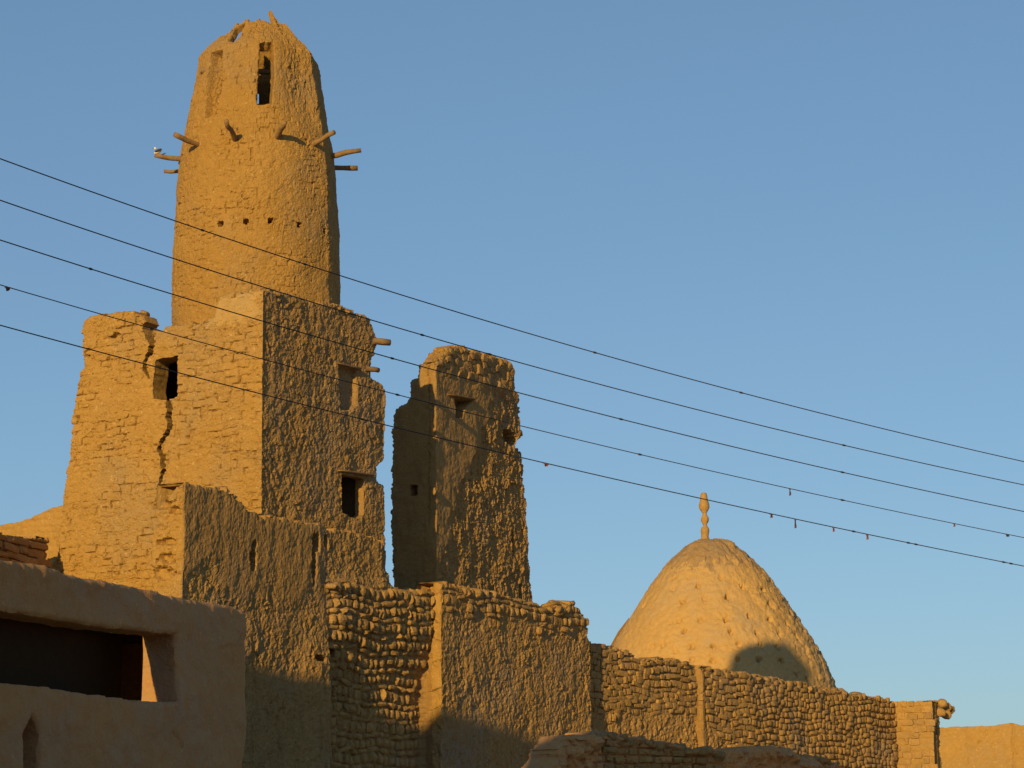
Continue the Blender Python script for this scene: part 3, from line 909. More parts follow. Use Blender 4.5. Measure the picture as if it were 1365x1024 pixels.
def hW(u, v):
    er = rel_eroded(u, v, 90, .80)
    l = rel_lit(u, v, crsB, 95)
    # smooth plaster cover on the upper part of the first stretch
    cov = sst(.35, -.35, (v - w_(330, 780, 1)[1]) * -1.0 + .7*fbm(u/1.2, v/1.2, 3, 12))*sst(u437+.1, u437-.4, u)
    cov = np.clip(cov, 0, 1)
    smooth = .020*(1-np.abs(pn(u/.5, v/.9, 92))*1.5) + .012*fbm(u/.2, v/.3, 2, 93) + .010*fbm(u/.07, v/.1, 2, 97)
    er = er*(1-.84*cov) + smooth*cov*.9
    wl = sst(uA-.03, uA+.05, u)
    h = l*(1-wl) + er*wl
    # exposed bricks stretch: backing sits behind the bricks
    z2 = zoneS2(u, v)
    d, idv = crsS2.cell(u, v)
    back = -.05 + .02*fbm(u/.2, v/.2, 2, 7) + .05*sst(0, .06, d) + (idv-.5)*.03
    # lower part of S2: smeared courses in shade
    h = h*(1-z2) + back*z2
    h = h + recS2(u, v)
    # first stretch swells forward towards its foot, next to the bare bricks
    h = h + .16*sst(v840+.3, v930, v)*sst(u437+.03, u437-.02, u)*sst(u437-1.6, u437-.3, u)
    # sunlit return of the third stretch is smooth cracked plaster
    zr3 = sst(uS2-.02, uS2+.04, u)*sst(uS3+.02, uS3-.04, u)
    f1, f2, wv = worley(u/.30+.3, v/.55, 33)
    fr_, fi_, fe_ = facets(u/.2, v/.35, 37, .3)
    ret = .0 - .05*(1-sst(.0, .08, f2-f1)) + .05*fbm(u/.3, v/.4, 3, 21) + .05*fr_ + (wv-.5)*.05
    h = h*(1-zr3) + ret*zr3
    bt = band_top(u, v)
    zt = sst(.75, .35, bt + .25*pn(u/.5, v/.5, 8))*sst(uS3, uS3+.15, u)
    d2, id2 = crsS2.cell(u, v)
    h = h*(1-zt) + (-.04+.05*sst(0, .05, d2)+(id2-.5)*.03)*zt
    for (cu, cv), a, b in holesW:
        dd = np.hypot((u-cu)/a, (v-cv)/b) + .3*pn(u/.1, v/.1, 9)
        h = h - .24*sst(1.05, .75, dd)
    for (cu, cv), a, b in chipW:
        dd = np.hypot((u-cu)/a, (v-cv)/b) + .45*pn(u/.12, v/.10, 19)
        h = h - .15*sst(1.0, .6, dd)
    # batter: foot wider than the head
    return h
def sdfW(u, v):
    return sd_poly(u, v, outW) + ragged(u, v, 17, .04, .08)
def ugrid(path, du): return np.arange(0, path.L, du)
build('eroded_wall', pW, ugrid(pW, .03), vgrid(0, 2.9, 10.5, .03), sdfW, hW, .75, ERODED, cw, flat=True, round_r=.08)
ob = cw.children[0]
ob.data.materials.append(MUD); ob.data.materials.append(PALE)
def left_ret(ce):
    rel = ce[:, :2]-A
    return (rel@dL > .03) & (rel@dR < 1.2)
remat(ob.data, left_ret, 1)
def ret3(ce):
    rel = ce[:, :2]-S2e
    return (np.abs(rel@dR) < .10) & (rel@nR > -.02) & (rel@nR < .52)
remat(ob.data, ret3, 1)
itW = crsS2.bricks(u437-.05, uS2-.08, 2.9, w_(500, 776, 1)[1])
def filt(items, sdf, m, extra=None):
    if not items: return []
    U_ = np.array([b[0] for b in items]); V_ = np.array([b[1] for b in items])
    ok = sdf(U_, V_) < -m
    if extra is not None: ok &= extra(U_, V_)
    return [b for b, k in zip(items, ok) if k]
itW = filt(itW, sdfW, .04, lambda U_, V_: zoneS2(U_, V_) > .5)
topb = filt(crsS2.bricks(uS3+.1, uE-.05, 4.5, 9), sdfW, .05, lambda U_, V_: ((band_top(U_, V_) + .35*pn(U_/.5, V_/.5, 8)) < .60) & (hash2((U_*77).astype(int), (V_*77).astype(int), 5) > .32))
allb = [b for b in itW if b[4] > .04] + topb
offW = lambda u, v: float(recS2(np.array([u]), np.array([v]))[0]) - .03
# shaded foot bricks are smeared: lower relief
lay_bricks(cw, pW, allb, ROUND_BRICKS+FLAT_BRICKS[:8], .085, offW, 300, 7, fill=(.80, .90), seed=9, keyf=lambda b: -b[1])
# loose bricks lying on the wall head
caps = []

# ------------------------------------------------------------------ ruined tower
dU = adir(66.0); nU = nrm_of(dU); dUL = np.array([-dU[1], dU[0]])
rC = gp(582, 700, 59.9)[:2]
rt = empty('ruined_tower', (float(rC[0]), float(rC[1]), 0), 'tall broken mud brick tower fragment in shade with sunlit top, right of the minaret', 'ruin')
pR = Path([rC+dUL*1.45, rC, rC+dU*7.0, rC+dU*7.0+dUL*1.2], rnd=.06)
r_ = lambda px, py, s: pR.uv(px, py, s)
uRc = pR.cum[1]
outR = [(.02, 0), r_(523, 780, 0), r_(519, 700, 0), r_(521, 620, 0), r_(523, 560, 0), r_(526, 546, 0), r_(533, 541, 0), r_(540, 537, 0), r_(546, 530, 0), r_(545, 512, 0), r_(548, 506, 0), r_(556, 502, 0), r_(559, 488, 0), r_(574, 482, 0),
        (uRc, r_(582, 480, 0)[1]), r_(589, 474, 1), r_(597, 464, 1), r_(612, 461, 1), r_(625, 464, 1), r_(645, 470, 1), r_(660, 476, 1), r_(676, 480, 1), r_(685, 486, 1), r_(686, 505, 1), r_(688, 520, 1), r_(695, 533, 1), r_(697, 550, 1), r_(697, 565, 1), r_(700, 577, 1),
        r_(698, 583, 1), r_(692, 590, 1), r_(689, 595, 1), r_(692, 600, 1), r_(697, 603, 1), r_(701, 612, 1), r_(702, 640, 1), r_(705, 680, 1), r_(706, 700, 1), r_(708, 740, 1), r_(711, 770, 1), r_(713, 800, 1), r_(716, 870, 1), r_(716, 1000, 1), (uRc+6.6, 2), (uRc+6.6, 0)]
holR = [(r_(682, 582, 1), .50, .21), ]
crackR = [(*r_(575, 540, 0), .02), (*r_(576, 560, 0), .03), (*r_(578, 575, 0), .014), (uRc, r_(582, 590, 0)[1], .01)]
ruin_window = [r_(607, 531, 1), r_(629, 535, 1), r_(621, 541, 1), r_(617, 556, 1), r_(608, 556, 1)]
holeL = [r_(546, 646, 0), r_(557, 647, 0), r_(557, 660, 0), r_(547, 662, 0)]
slotR = [(*r_(686, 712, 1), .07), (*r_(687, 735, 1), .08)]
slotR2 = [(*r_(697, 783, 1), .09), (*r_(697, 797, 1), .09)]
def sdfR0(u, v): return sd_poly(u, v, outR) + ragged(u, v, 27, .04, .045+.06*sst(uRc-.3, uRc+.2, u))
def sdfR(u, v):
    s = sdfR0(u, v)
    s = np.maximum(s, -(sd_poly(u, v, holeL)+.02*pn(u/.1, v/.1, 4)))
    return s
sdfR.outer = sdfR0
def hR(u, v):
    er = rel_eroded(u, v, 110, 1.15)
    # smooth plaster region: left face and the inner part of the right face, widest at the top
    lim = np.interp(v, [r_(590, 780, 1)[1], r_(600, 650, 1)[1], r_(640, 600, 1)[1], r_(640, 500, 1)[1], r_(600, 470, 1)[1]],
                    [uRc-.05, r_(612, 650, 1)[0], r_(640, 600, 1)[0], r_(660, 500, 1)[0], r_(660, 470, 1)[0]])
    sm = sst(.15, -.15, u-lim + .35*fbm(u/.5, v/.5, 3, 13))
    smh = .035*fbm(u/.8, v/.8, 3, 113) + .010*fbm(u/.12, v/.12, 3, 114)
    # bricks bared at the sunlit head
    h = er*(1-sm)+smh*sm
    hd = sst(r_(600, 505, 1)[1], r_(600, 490, 1)[1], v + .2*pn(u/.4, v/.3, 3))
    f1, f2, w = worley(u/.28, v/.2, 118)
    h = h*(1-.8*hd) + hd*((w-.5)*.09 + .03*sst(0, .2, f2-f1))
    h = h - .035*sst(.03, -.0, sd_line(u, v, crackR)) - .04*sst(.015, 0, np.abs(u - uRc + .20 + .05*pn(v/.3, v*0, 3) - .04*pn(v/.08, v*0, 5)) - .002)*(v > r_(580, 700, 0)[1])
    (cu, cv), a, b = holR[0]
    h = h - .37*sst(1.05, .88, np.hypot((u-cu)/a, (v-cv)/b) + .18*pn(u/.14, v/.1, 7))
    h = h - .35*sst(.03, -.03, sd_poly(u, v, ruin_window))
    h = h - .28*sst(.03, -.02, sd_line(u, v, slotR)) - .28*sst(.03, -.02, sd_line(u, v, slotR2))
    return h
build('eroded_wall', pR, np.arange(0, uRc+6.8, .03), vgrid(0, 5.2, 14.6, .03), sdfR, hR, .40, ERODED, rt, flat=True, round_r=.10, inner_mat=INNER)
# back side so it is not hollow
wall_box('back_wall', rt, rC+dUL*1.2+dU*.9, rC+dUL*1.2+dU*6.0, .5, 0, r_(640, 600, 1)[1], ERODED)
P_, N_ = pR.base(np.array([uRc+.02]), np.array([r_(582, 652, 1)[1]]))
for k, (px, py, r) in enumerate([(579, 655, .10)]):
    pt = on_plane(px, py, rC+nU*.04, nU)
    vv, qq = ellip(pt, np.array([.05, .06, .11]), 8, 6)
    link('broken_brick', mesh_np('broken_brick', vv+.02*np.random.RandomState(k).randn(*vv.shape)*.5, qq), rt, BRICK)
place_board('lintel', rt, pR, *r_(597, 526, 1), *r_(632, 533, 1), .05, .4, -.12, INNER, 14)
# crumbled bricks lying on the sunlit head
def heap(parent, surf, spots, seed, size=(.26, .14, .13), inward=.25):
    rs = random.Random(seed)
    for (u, v) in spots:
        P, N = surf.base(np.array([u]), np.array([v])); P = P[0]-N[0]*inward*rs.uniform(.3, 1.3)
        me = rs.choice(HEAPM)
        o = bpy.data.objects.new('brick', me); C.objects.link(o); o.parent = parent
        o.matrix_parent_inverse = Matrix.Translation(-Vector(parent.location))
        s = rs.uniform(.8, 1.25)
        o.matrix_basis = Matrix.Translation(Vector(P)) @ Matrix.Rotation(rs.uniform(0, 3), 4, 'Z') @ Matrix.Rotation(rs.gauss(0, .25), 4, 'X') @ Matrix.Rotation(rs.gauss(0, .25), 4, 'Y') @ Matrix.Diagonal((size[0]*s, size[1]*s, size[2]*s*rs.uniform(.8, 1.2), 1))
HEAPM = [box_mesh('brick', 0, 0, 0, 1, 1, 1, .12, 70+i, .06, 2) for i in range(5)]
for m_ in HEAPM: m_.materials.append(BRICK)
def along(surf_uv, pts, n, seed):
    rs = random.Random(seed); out_ = []
    for k in range(n):
        t = k/(n-1)*(len(pts)-1); i = min(int(t), len(pts)-2); f = t-i
        px = pts[i][0]*(1-f)+pts[i+1][0]*f; py = pts[i][1]*(1-f)+pts[i+1][1]*f
        u, v = surf_uv(px, py, pts[0][2]); out_.append((u, v+rs.uniform(-.05, .03)))
    return out_
heap(rt, pR, along(r_, [(590, 476, 1), (598, 466, 1), (640, 470, 1), (680, 484, 1)], 18, 2), 3)
heap(rt, pR, along(r_, [(560, 490, 0), (580, 481, 0)], 6, 2), 4)
heap(rt, pR, along(r_, [(690, 600, 1), (699, 606, 1)], 4, 2), 5)
heap(cw, pW, along(w_, [(525, 786, 1), (566, 790, 1)], 8, 4), 6)
heap(cw, pW, along(w_, [(602, 780, 3), (690, 800, 3)], 12, 4), 7, inward=.3)
heap(cw, pW, along(w_, [(738, 812, 3), (776, 814, 3)], 12, 4), 8, size=(.42, .25, .16), inward=.3)
heap(cw, pW, along(w_, [(742, 806, 3), (768, 806, 3)], 5, 5), 9, size=(.5, .3, .16), inward=.3)
heap(cw, pW, along(w_, [(436, 782, 1), (470, 784, 1)], 6, 5), 10, inward=-.12)
heap(base, pB, along(q, [(120, 423, 0), (180, 415, 0)], 5, 5), 12, size=(.3, .2, .12), inward=.3)
heap(base, pB, along(q, [(360, 388, 1), (490, 424, 1)], 12, 5), 13, size=(.26, .2, .09), inward=.3)

# ------------------------------------------------------------------ enclosure wall of bare bricks
aE = 55.5; dE = adir(aE); nE = nrm_of(dE)
E0 = S3e - nR*.40 - dR*.3
S4m = on_plane(929, 930, E0, nE)[:2]
S4e = on_plane(1195, 980, S4m+nE*.14, nE)[:2]
ew = empty('enclosure_wall', (float(S4m[0]), float(S4m[1]), 0), 'long wall of rounded bare mud bricks in front of the dome', 'wall')
pE = Path([E0, S4m, S4m+nE*.16, S4e+nE*0, S4e+dE*.6], rnd=.03)
e_ = lambda px, py, s: pE.uv(px, py, s)
uM = pE.cum[1]; uM2 = pE.cum[2]
outE = [(.02, 0), (.02, e_(790, 857, 0)[1]), e_(800, 858, 0), e_(820, 862, 0), e_(838, 869, 0), e_(850, 880, 0), e_(862, 880, 0), e_(880, 878, 0), e_(905, 880, 0), e_(925, 888, 0), (uM, e_(929, 891, 0)[1]), (uM2, e_(934, 891, 2)[1]),
        e_(945, 893, 2), e_(985, 897, 2), e_(1005, 899, 2), e_(1025, 904, 2), e_(1060, 910, 2), e_(1100, 919, 2), e_(1140, 925, 2), e_(1180, 933, 2), (pE.cum[3], e_(1196, 937, 2)[1]), (pE.L-.05, e_(1196, 938, 2)[1]), (pE.L-.05, 0)]
crsE = Courses([(.205, .27), (.155, .42), (.20, .25), (.135, .36)], seed=51, jit=.8, wav=.16)
def sdfE(u, v): return sd_poly(u, v, outE) + ragged(u, v, 37, .05, .12)
vlow = e_(860, 945, 0)[1]
def plE(u, v):    # plaster streaks still on the lower left part
    return sst(.2, -.25, (v - np.interp(u, [0, e_(860, 940, 0)[0], uM, e_(970, 985, 2)[0], e_(1000, 1020, 2)[0]], [e_(800, 960, 0)[1], e_(860, 945, 0)[1], e_(925, 955, 0)[1], e_(970, 985, 2)[1], 2.0])) + .3*fbm(u/.5, v/.6, 2, 9))
def hE(u, v):
    d, idv = crsE.cell(u, v)
    back = -.045 + .02*fbm(u/.2, v/.2, 2, 7) + .045*sst(0, .06, d) + (idv-.5)*.03 + .05*fbm(u/1.5, v/1.2, 2, 4)
    p = plE(u, v)
    er = rel_eroded(u, v, 130, 1.2)+.05
    h = back*(1-p)+er*p
    z = sst(uM-.08, uM+.0, u)*sst(uM2+.25, uM2+.1, u)
    f1, f2, w = worley(u/.5, v/.55, 39)
    return h*(1-z) + z*(.03 - .03*(1-sst(0, .06, f2-f1)) + .02*fbm(u/.3, v/.3, 2, 5))
build('backing_wall', pE, np.arange(0, pE.L, .04), vgrid(0, 2.9, 9.5, .04), sdfE, hE, .7, ERODED, ew, flat=True, round_r=.06)
itE = filt(crsE.bricks(.1, pE.cum[3]-.1, 3.2, 9.5), sdfE, .05, lambda U_, V_: (plE(U_, V_) < .45) & ~((U_ > uM-.15) & (U_ < uM2+.18) & (V_ < e_(930, 896, 0)[1])))
lay_bricks(ew, pE, itE, BLOCKS*2 + FLAT_BRICKS[:6], .065, lambda u, v: -.02 + .05*float(fbm(np.array([u])/1.5, np.array([v])/1.2, 2, 4)[0]), 300, 4.5, fill=(.93, .90), seed=19, keyf=lambda b: b[0])
heap(ew, pE, along(e_, [(940, 893, 2), (1090, 918, 2)], 26, 5), 23, size=(.4, .25, .16), inward=.25)
heap(ew, pE, along(e_, [(1095, 918, 2), (1190, 936, 2)], 14, 5), 24, size=(.4, .25, .12), inward=.25)
heap(ew, pE, along(e_, [(855, 881, 0), (925, 889, 0)], 12, 5), 25, size=(.4, .25, .10), inward=.25)
rsx_ = random.Random(4)

# sunlit return pier ------------------------------------------------
dP = -dL   # runs right and towards the camera
Q1 = on_plane(1245, 980, S4e, nrm_of(dP))[:2]
pr = empty('brick_pier', (float(Q1[0]), float(Q1[1]), 0), 'sunlit end pier of bricks closing the right end of the brick wall', 'pier')
pP = Path([S4e-dP*.15, Q1, Q1+dR*1.0], rnd=.03)
p_ = lambda px, py, s: pP.uv(px, py, s)
uQ = pP.cum[1]
outP = [(.02, 0), (.02, p_(1193, 935, 0)[1]), p_(1198, 935, 0), p_(1230, 936, 0), (uQ, p_(1246, 935, 0)[1]), p_(1256, 933, 1), p_(1262, 937, 1), p_(1266, 946, 1), p_(1266, 952, 1), p_(1261, 960, 1), p_(1262, 972, 1), p_(1261, 990, 1), p_(1263, 1003, 1), p_(1268, 1010, 1), p_(1270, 1040, 1), (pP.L-.1, 2), (pP.L-.1, 0)]
crsP = Courses([(.21, .30), (.21, .42)], seed=61, jit=.5, wav=.03)
def sdfP(u, v): return sd_poly(u, v, outP) + .03*fbm(u/.25, v/.2, 3, 47)
def hP(u, v):
    d, idv = crsP.cell(u, v)
    h = -.03 + .03*sst(0, .04, d) + .02*fbm(u/.2, v/.2, 2, 7)
    e = rel_eroded(u, v, 150, 1.6)-.05
    w = sst(uQ, uQ+.1, u)
    return h*(1-w)+e*w
build('backing_wall', pP, np.arange(0, pP.L, .035), vgrid(0, 2.9, 9, .035), sdfP, hP, .5, MUD, pr, round_r=.05)
itP = filt(crsP.bricks(.06, uQ-.02, 3.0, 9), sdfP, .04, lambda U_, V_: hash2((U_*50).astype(int), (V_*50).astype(int), 3) > .12)
lay_bricks(pr, pP, itP, BLOCKS, .045, -.01, 300, 2, fill=(.9, .86), seed=29)
for (px, py) in ((1256, 938), (1262, 943), (1266, 946), (1254, 950), (1262, 953)):
    pt = on_plane(px, py, Q1+nR*.02, nR)
    vv, qq = ellip((0, 0, 0), np.array([.17, .17, .12]), 8, 6)
    link('broken_brick', mesh_np('broken_brick', np.clip(vv*1.3, -.15, .15)+pt+np.random.RandomState(int(px)).randn(*vv.shape)*.012, qq), pr, BRICK)
wall_box('back_wall', pr, Q1+dL*.3+dR*.75, S4e-dP*.1+dR*.75, .4, 0, p_(1220, 940, 0)[1], MUD)

# far right wall ------------------------------------------------------
FWp = gp(1255, 990, 97)[:2]
fw = empty('far_wall', (float(FWp[0]), float(FWp[1]), 0), 'sunlit smooth mud wall at the right edge beyond the end pier', 'wall')
dF = adir(-14); pF = Path([FWp-dF*1.2, FWp+dF*10], rnd=.03)
f_ = lambda px, py, s=0: pF.uv(px, py, s)
outF = [(.02, 0), (.02, f_(1255, 972)[1]), f_(1270, 969), f_(1300, 968), f_(1318, 968), f_(1340, 965), f_(1350, 963), f_(1362, 967), f_(1370, 965), f_(1420, 962), (pF.L-.1, f_(1500, 955)[1]), (pF.L-.1, 0)]
seams = [f_(1291, 1000)[0], f_(1351, 1000)[0]]
def hF(u, v):
    h = .03*fbm(u/1.2, v/1.2, 3, 3)+.012*fbm(u/.15, v/.15, 3, 5)
    for k, s_ in enumerate(seams):
        h = h - (.06, .12)[k]*sst(.05, .0, np.abs(u-s_-.05*pn(v/.5, v*0, 4)-.03*pn(v/.12, v*0, 5)))
    f1, f2, w = worley(u/.7, v/.5, 8); h = h-.012*(1-sst(0, .05, f2-f1)) + (w-.5)*.012
    h = h - .1*sst(.08, .03, np.hypot(u-f_(1306, 990)[0], v-f_(1306, 990)[1]))
    return h
build('mud_wall', pF, np.arange(0, pF.L, .05), vgrid(0, 3, 8.5, .05), lambda u, v: sd_poly(u, v, outF)+.03*fbm(u/.3, v/.2, 3, 3), hF, .5, MUD, fw, round_r=.06)

# ------------------------------------------------------------------ dome
YD = 108.0
dc = gp(951, 870, YD)[:2]
prof = []
for py, r in ((1100, 176), (1000, 172), (940, 165), (913, 158), (886, 147), (858, 132), (831, 116), (804, 98), (777, 80), (762, 68), (749, 55), (737, 41), (728, 30), (722.5, 20), (721, 0.5)):
    p = gp(951, py, YD); prof.append((p[2], r*np.linalg.norm(p-EYE)/F*.99))
rD = Rev(dc, prof)
dm = empty('dome', (float(dc[0]), float(dc[1]), 0), 'pale plastered pointed dome dotted with small holes and topped by a knobbed finial', 'dome')
def duv(px, py):
    d = ray(px, py); d = d/np.linalg.norm(d)
    ks = np.linspace(98, 120, 4000); P = EYE+d*ks[:, None]
    rr = np.hypot(P[:, 0]-dc[0], P[:, 1]-dc[1]); f = rD.face0
    a = np.arctan2((P[:, 0]-dc[0])*math.cos(f)-(P[:, 1]-dc[1])*math.sin(f), -(P[:, 0]-dc[0])*math.sin(f)-(P[:, 1]-dc[1])*math.cos(f))
    hit = np.nonzero(rr < np.interp(P[:, 2], rD.pz, rD.pr))[0]
    i = hit[0] if len(hit) else int(np.argmin(rr-np.interp(P[:, 2], rD.pz, rD.pr)))
    return (float(a[i]*rD.R0), float(P[i, 2]))
dh = [(931, 779, .7), (900, 772, .3), (898, 783, .4), (909, 802, .9), (941, 798, .5), (967, 797, 1), (860, 806, .4), (906, 826, .5), (936, 824, .9), (970, 823, 1), (1001, 821, 1), (1028, 826, 1), (911, 843, 1.1), (973, 842, 1), (1009, 843, 1), (1042, 845, .9),
      (920, 860, .8), (952, 860, 1), (988, 860, .7), (1015, 860, .7), (1040, 862, .7), (922, 880, .7), (951, 879, .9), (984, 879, .7), (1015, 880, 1), (1042, 882, 1.2), (992, 784, .8), (1015, 786, .9), (1030, 806, .9), (1052, 830, .8), (1066, 850, .8), (1078, 876, .9), (1080, 905, 1), (1060, 900, .8), (884, 858, .5), (868, 862, .5), (870, 880, .5), (897, 866, .5), (895, 828, .3), (958, 770, .3)]
rj = random.Random(12)
dhu = [(*duv(x+rj.uniform(-3, 3), y+rj.uniform(-2.5, 2.5)), s*rj.uniform(.7, 1.2)) for x, y, s in dh]
vcap = gp(951, 752, YD)[2]
def hD(u, v):
    th = u/rD.R0; rr = np.interp(v, rD.pz, rD.pr)
    uu = th*rr + 0*v
    cap = sst(vcap-.15, vcap+.15, v + .35*fbm(th*6, v/.8, 3, 3))
    h = .04*fbm(th*4, v/1.6, 3, 1) + .014*fbm(uu/.5, v/.3, 3, 2)
    h = h + .05*cap + cap*.03*fbm(uu/.3, v/.2, 2, 5) + .02*facets(uu/.3, v/.2, 15, .5)[0]*4
    # rough patch on the shaded right shoulder
    rp = sst(.35, .9, th + .5*fbm(th*3, v/1.2, 2, 8))
    f1, f2, w = worley(uu/.45, v/.3, 5)
    h = h + rp*((w-.5)*.10 + .03*sst(0, .3, f2-f1))
    for hu, hv, s in dhu:
        d = np.hypot((u-hu)*rr/rD.R0, v-hv); d = d + .07*pn(u/.12, v/.10, 3)
        h = h - (.30*sst(.135, .08, d) + .03*sst(.36, .15, d + .15*pn(u/.2, v/.2, 5)))*s
    return h
build('shell', rD, np.linspace(-math.pi*rD.R0, math.pi*rD.R0, 620), vgrid(3.2, 6.5, prof[-1][0]-.01, .05), lambda u, v: np.full(u.shape, -1.0), hD, .25, DOME, dm, round_r=0, wrap=True, back=False)
def cap_test(ce):
    th = np.arctan2(ce[:, 0]-dc[0], ce[:, 1]-dc[1])
    return ce[:, 2] > vcap - .1 + .7*fbm(th*5, ce[:, 2]/.8, 5, 3, .7) - 1.6*sst(2.2, 1.5, th)*fbm(th*4, ce[:, 2]/.6, 4, 9, .7).clip(0, 1)
CAPM = mat_mud('dome_cap_mud', (.34, .215, .10), (.39, .25, .12), (.29, .18, .08), .9)
dm.children[0].data.materials.append(CAPM)
remat(dm.children[0].data, cap_test, 1)
# finial
fp = gp(940, 722, YD)
fr = []
for py, r in ((728, 9), (720, 7), (716, 5), (712, 5.2), (708, 6), (704, 5.2), (701, 2.6), (699, 2.8), (695, 5.2), (691, 5.5), (687, 3.2), (684.5, 2.7), (681, 5), (677, 7.2), (672, 7), (667, 5.4), (661, 4.6), (657.5, 3.6), (656.5, .5)):
    p = gp(939.5, py, YD); fr.append((p[2], r*p[1]/F*1.0))
fx, fy = fp[0], fp[1]
pts = [np.array([fx+.012*math.sin(z*3), fy, z]) for z, r in fr]
fo = link('finial', tube('finial', pts, [r for z, r in fr], 14), dm, MUD)
# added wedge behind the left edge, its darkened mud standing for shade there
ft = [gp(x, y, 104.0) for x, y in ((836, 826), (820, 850), (811, 870), (812, 930), (860, 930), (860, 830))]
tk = np.array([dL[0], dL[1], 0])*1.2
base_pts = [gp(838, 824, 110), gp(824, 842, 110), gp(813, 862, 110), gp(806, 930, 110), gp(870, 930, 110), gp(870, 840, 110)]
vs_ = [tuple(p) for p in base_pts]+[tuple(np.array(p)+np.array([.6, 2.0, 0])) for p in base_pts]
me = bpy.data.meshes.new('shoulder'); n_ = len(base_pts)
me.from_pydata(vs_, [], [list(range(n_))[::-1], list(range(n_, 2*n_))]+[[i, (i+1) % n_, n_+(i+1) % n_, n_+i] for i in range(n_)])
link('shoulder', me, dm, INNER)
# square chamber under the dome
hw = 5.7
slab('chamber', dm, [dc+np.array(p) for p in ((-hw, -hw), (hw, -hw), (hw, hw), (-hw, hw))], 0, 3.3, MUD)

# ------------------------------------------------------------------ left low ruined wall
lw0 = gp(66, 710, 55.6)[:2]
lw = empty('low_ruined_wall', (float(lw0[0]), float(lw0[1]), 0), 'low broken brick wall at the left edge beside the minaret base', 'wall')
pL = Path([lw0+dL*6, lw0-dL*.9], rnd=.03)
l_ = lambda px, py, s=0: pL.uv(px, py, s)
outL = [(.02, 0), (.02, l_(-60, 715)[1]), l_(-20, 704), l_(0, 700), l_(20, 696), l_(38, 692), l_(50, 686), l_(62, 680), l_(74, 677), l_(90, 672), (pL.L-.02, l_(95, 670)[1]), (pL.L-.02, 0)]
crsL = Courses([(.16, .30), (.16, .24)], seed=71, jit=.5, wav=.03)
def sdfL(u, v):
    s = sd_poly(u, v, outL)+.03*fbm(u/.2, v/.2, 3, 3)
    return s
def hL(u, v):
    d, idv = crsL.cell(u, v)
    return -.02+.03*sst(0, .03, d)+(idv-.5)*.05+.02*fbm(u/.2, v/.2, 3, 4)
build('brick_wall', pL, np.arange(0, pL.L, .03), vgrid(0, 5.4, 10, .03), sdfL, hL, .5, MUD, lw, round_r=.04)
# darker brick wall in front of it, facing right and so out of the sun
dk1 = gp(63, 740, 54.2)[:2]; dD = adir(75)
dk = empty('dark_brick_wall', (float(dk1[0]), float(dk1[1]), 0), 'shaded flat-topped brick wall piece at the left edge under the low sunlit wall', 'wall')
pI = Path([dk1-dD*8, dk1, dk1+np.array([-dD[1], dD[0]])*.8], rnd=.02)
i_ = lambda px, py, s=0: pI.uv(px, py, s)
crsI = Courses([(.19, .70), (.16, .95)], seed=81, jit=.5, wav=.04)
outI = [(.02, 0), (.02, i_(-40, 708)[1]), i_(0, 711), i_(20, 715), i_(40, 718), i_(61, 717), (pI.cum[1]+.02, i_(62, 719)[1]), (pI.L-.02, i_(62, 719)[1]), (pI.L-.02, 0)]
def hI(u, v):
    d, idv = crsI.cell(u, v)
    return -.05+.07*sst(0, .04, d)+(idv-.5)*.07+.02*fbm(u/.2, v/.2, 2, 4)
def sdfI(u, v): return sd_poly(u, v, outI) + ragged(u, v, 71, .02, .05)
build('backing_wall', pI, np.arange(0, pI.L, .04), vgrid(0, 6.2, 9.6, .03), sdfI, hI, .5, BRICK, dk, flat=True, round_r=.05)
itI = filt(crsI.bricks(.1, pI.cum[1]-.05, 6.3, 9.5), sdfI, .05)
lay_bricks(dk, pI, itI, BLOCKS, .06, .0, 300, 3, fill=(.9, .85), seed=49)

# ------------------------------------------------------------------ near plastered house (lower left)
aH = 74.0; dH = adir(aH); nH = nrm_of(dH)
H0 = gp(327, 930, 34.0)[:2]
bH = np.array([-dH[1], dH[0]])
hs = empty('plastered_house', (float(H0[0]), float(H0[1]), 0), 'near smooth shaded mud house at lower left with long dark window', 'house')
LH = 13.0
pH = Path([H0-dH*LH, H0, H0+bH*6], rnd=.10)
h_ = lambda px, py, s=0: pH.uv(px, py, s)
ucH = pH.cum[1]
tp = h_(305, 806)[1]
outH = [(.02, 0), (.02, h_(-60, 735)[1]), h_(0, 748), h_(30, 750), h_(64, 755), h_(88, 763), h_(111, 770.5), h_(140, 775), h_(166, 780), h_(205, 788), h_(238, 797), h_(270, 801), h_(305, 807), (ucH-.12, h_(318, 812)[1]), (ucH, h_(325, 822)[1]), (ucH+.2, tp-.1), (pH.L-.02, tp-.2), (pH.L-.02, 0)]
wnH = [(1.2, h_(-20, 808)[1]), h_(0, 815), h_(30, 818), h_(55, 823), h_(95, 829), h_(139, 836), h_(190, 841), h_(237, 846), h_(237, 880), h_(235, 936), h_(200, 935), h_(166, 931), h_(111, 924.5), h_(85, 919), h_(55, 914.5), h_(20, 911), h_(0, 910), (1.2, h_(0, 910)[1])]
slH = [h_(30, 1060), h_(30, 980), h_(34, 968), h_(42, 954), h_(50, 967), h_(53, 980), h_(53, 1060)]
def sdfH(u, v):
    s = sd_poly(u, v, outH)+.02*fbm(u/.5, v/.3, 3, 5)
    s = np.maximum(s, -(sd_poly(u, v, wnH)+.014*fbm(u/.25, v/.2, 3, 6)))
    s = np.maximum(s, -(sd_poly(u, v, slH)+.006*pn(u/.1, v/.1, 6)))
    return s
ckH = [(*h_(230, 975), .008), (*h_(240, 985), .008), (*h_(243, 1000), .004)]
ckH2 = [(*h_(292, 864), .006), (*h_(312, 862), .008), (*h_(322, 840), .006)]
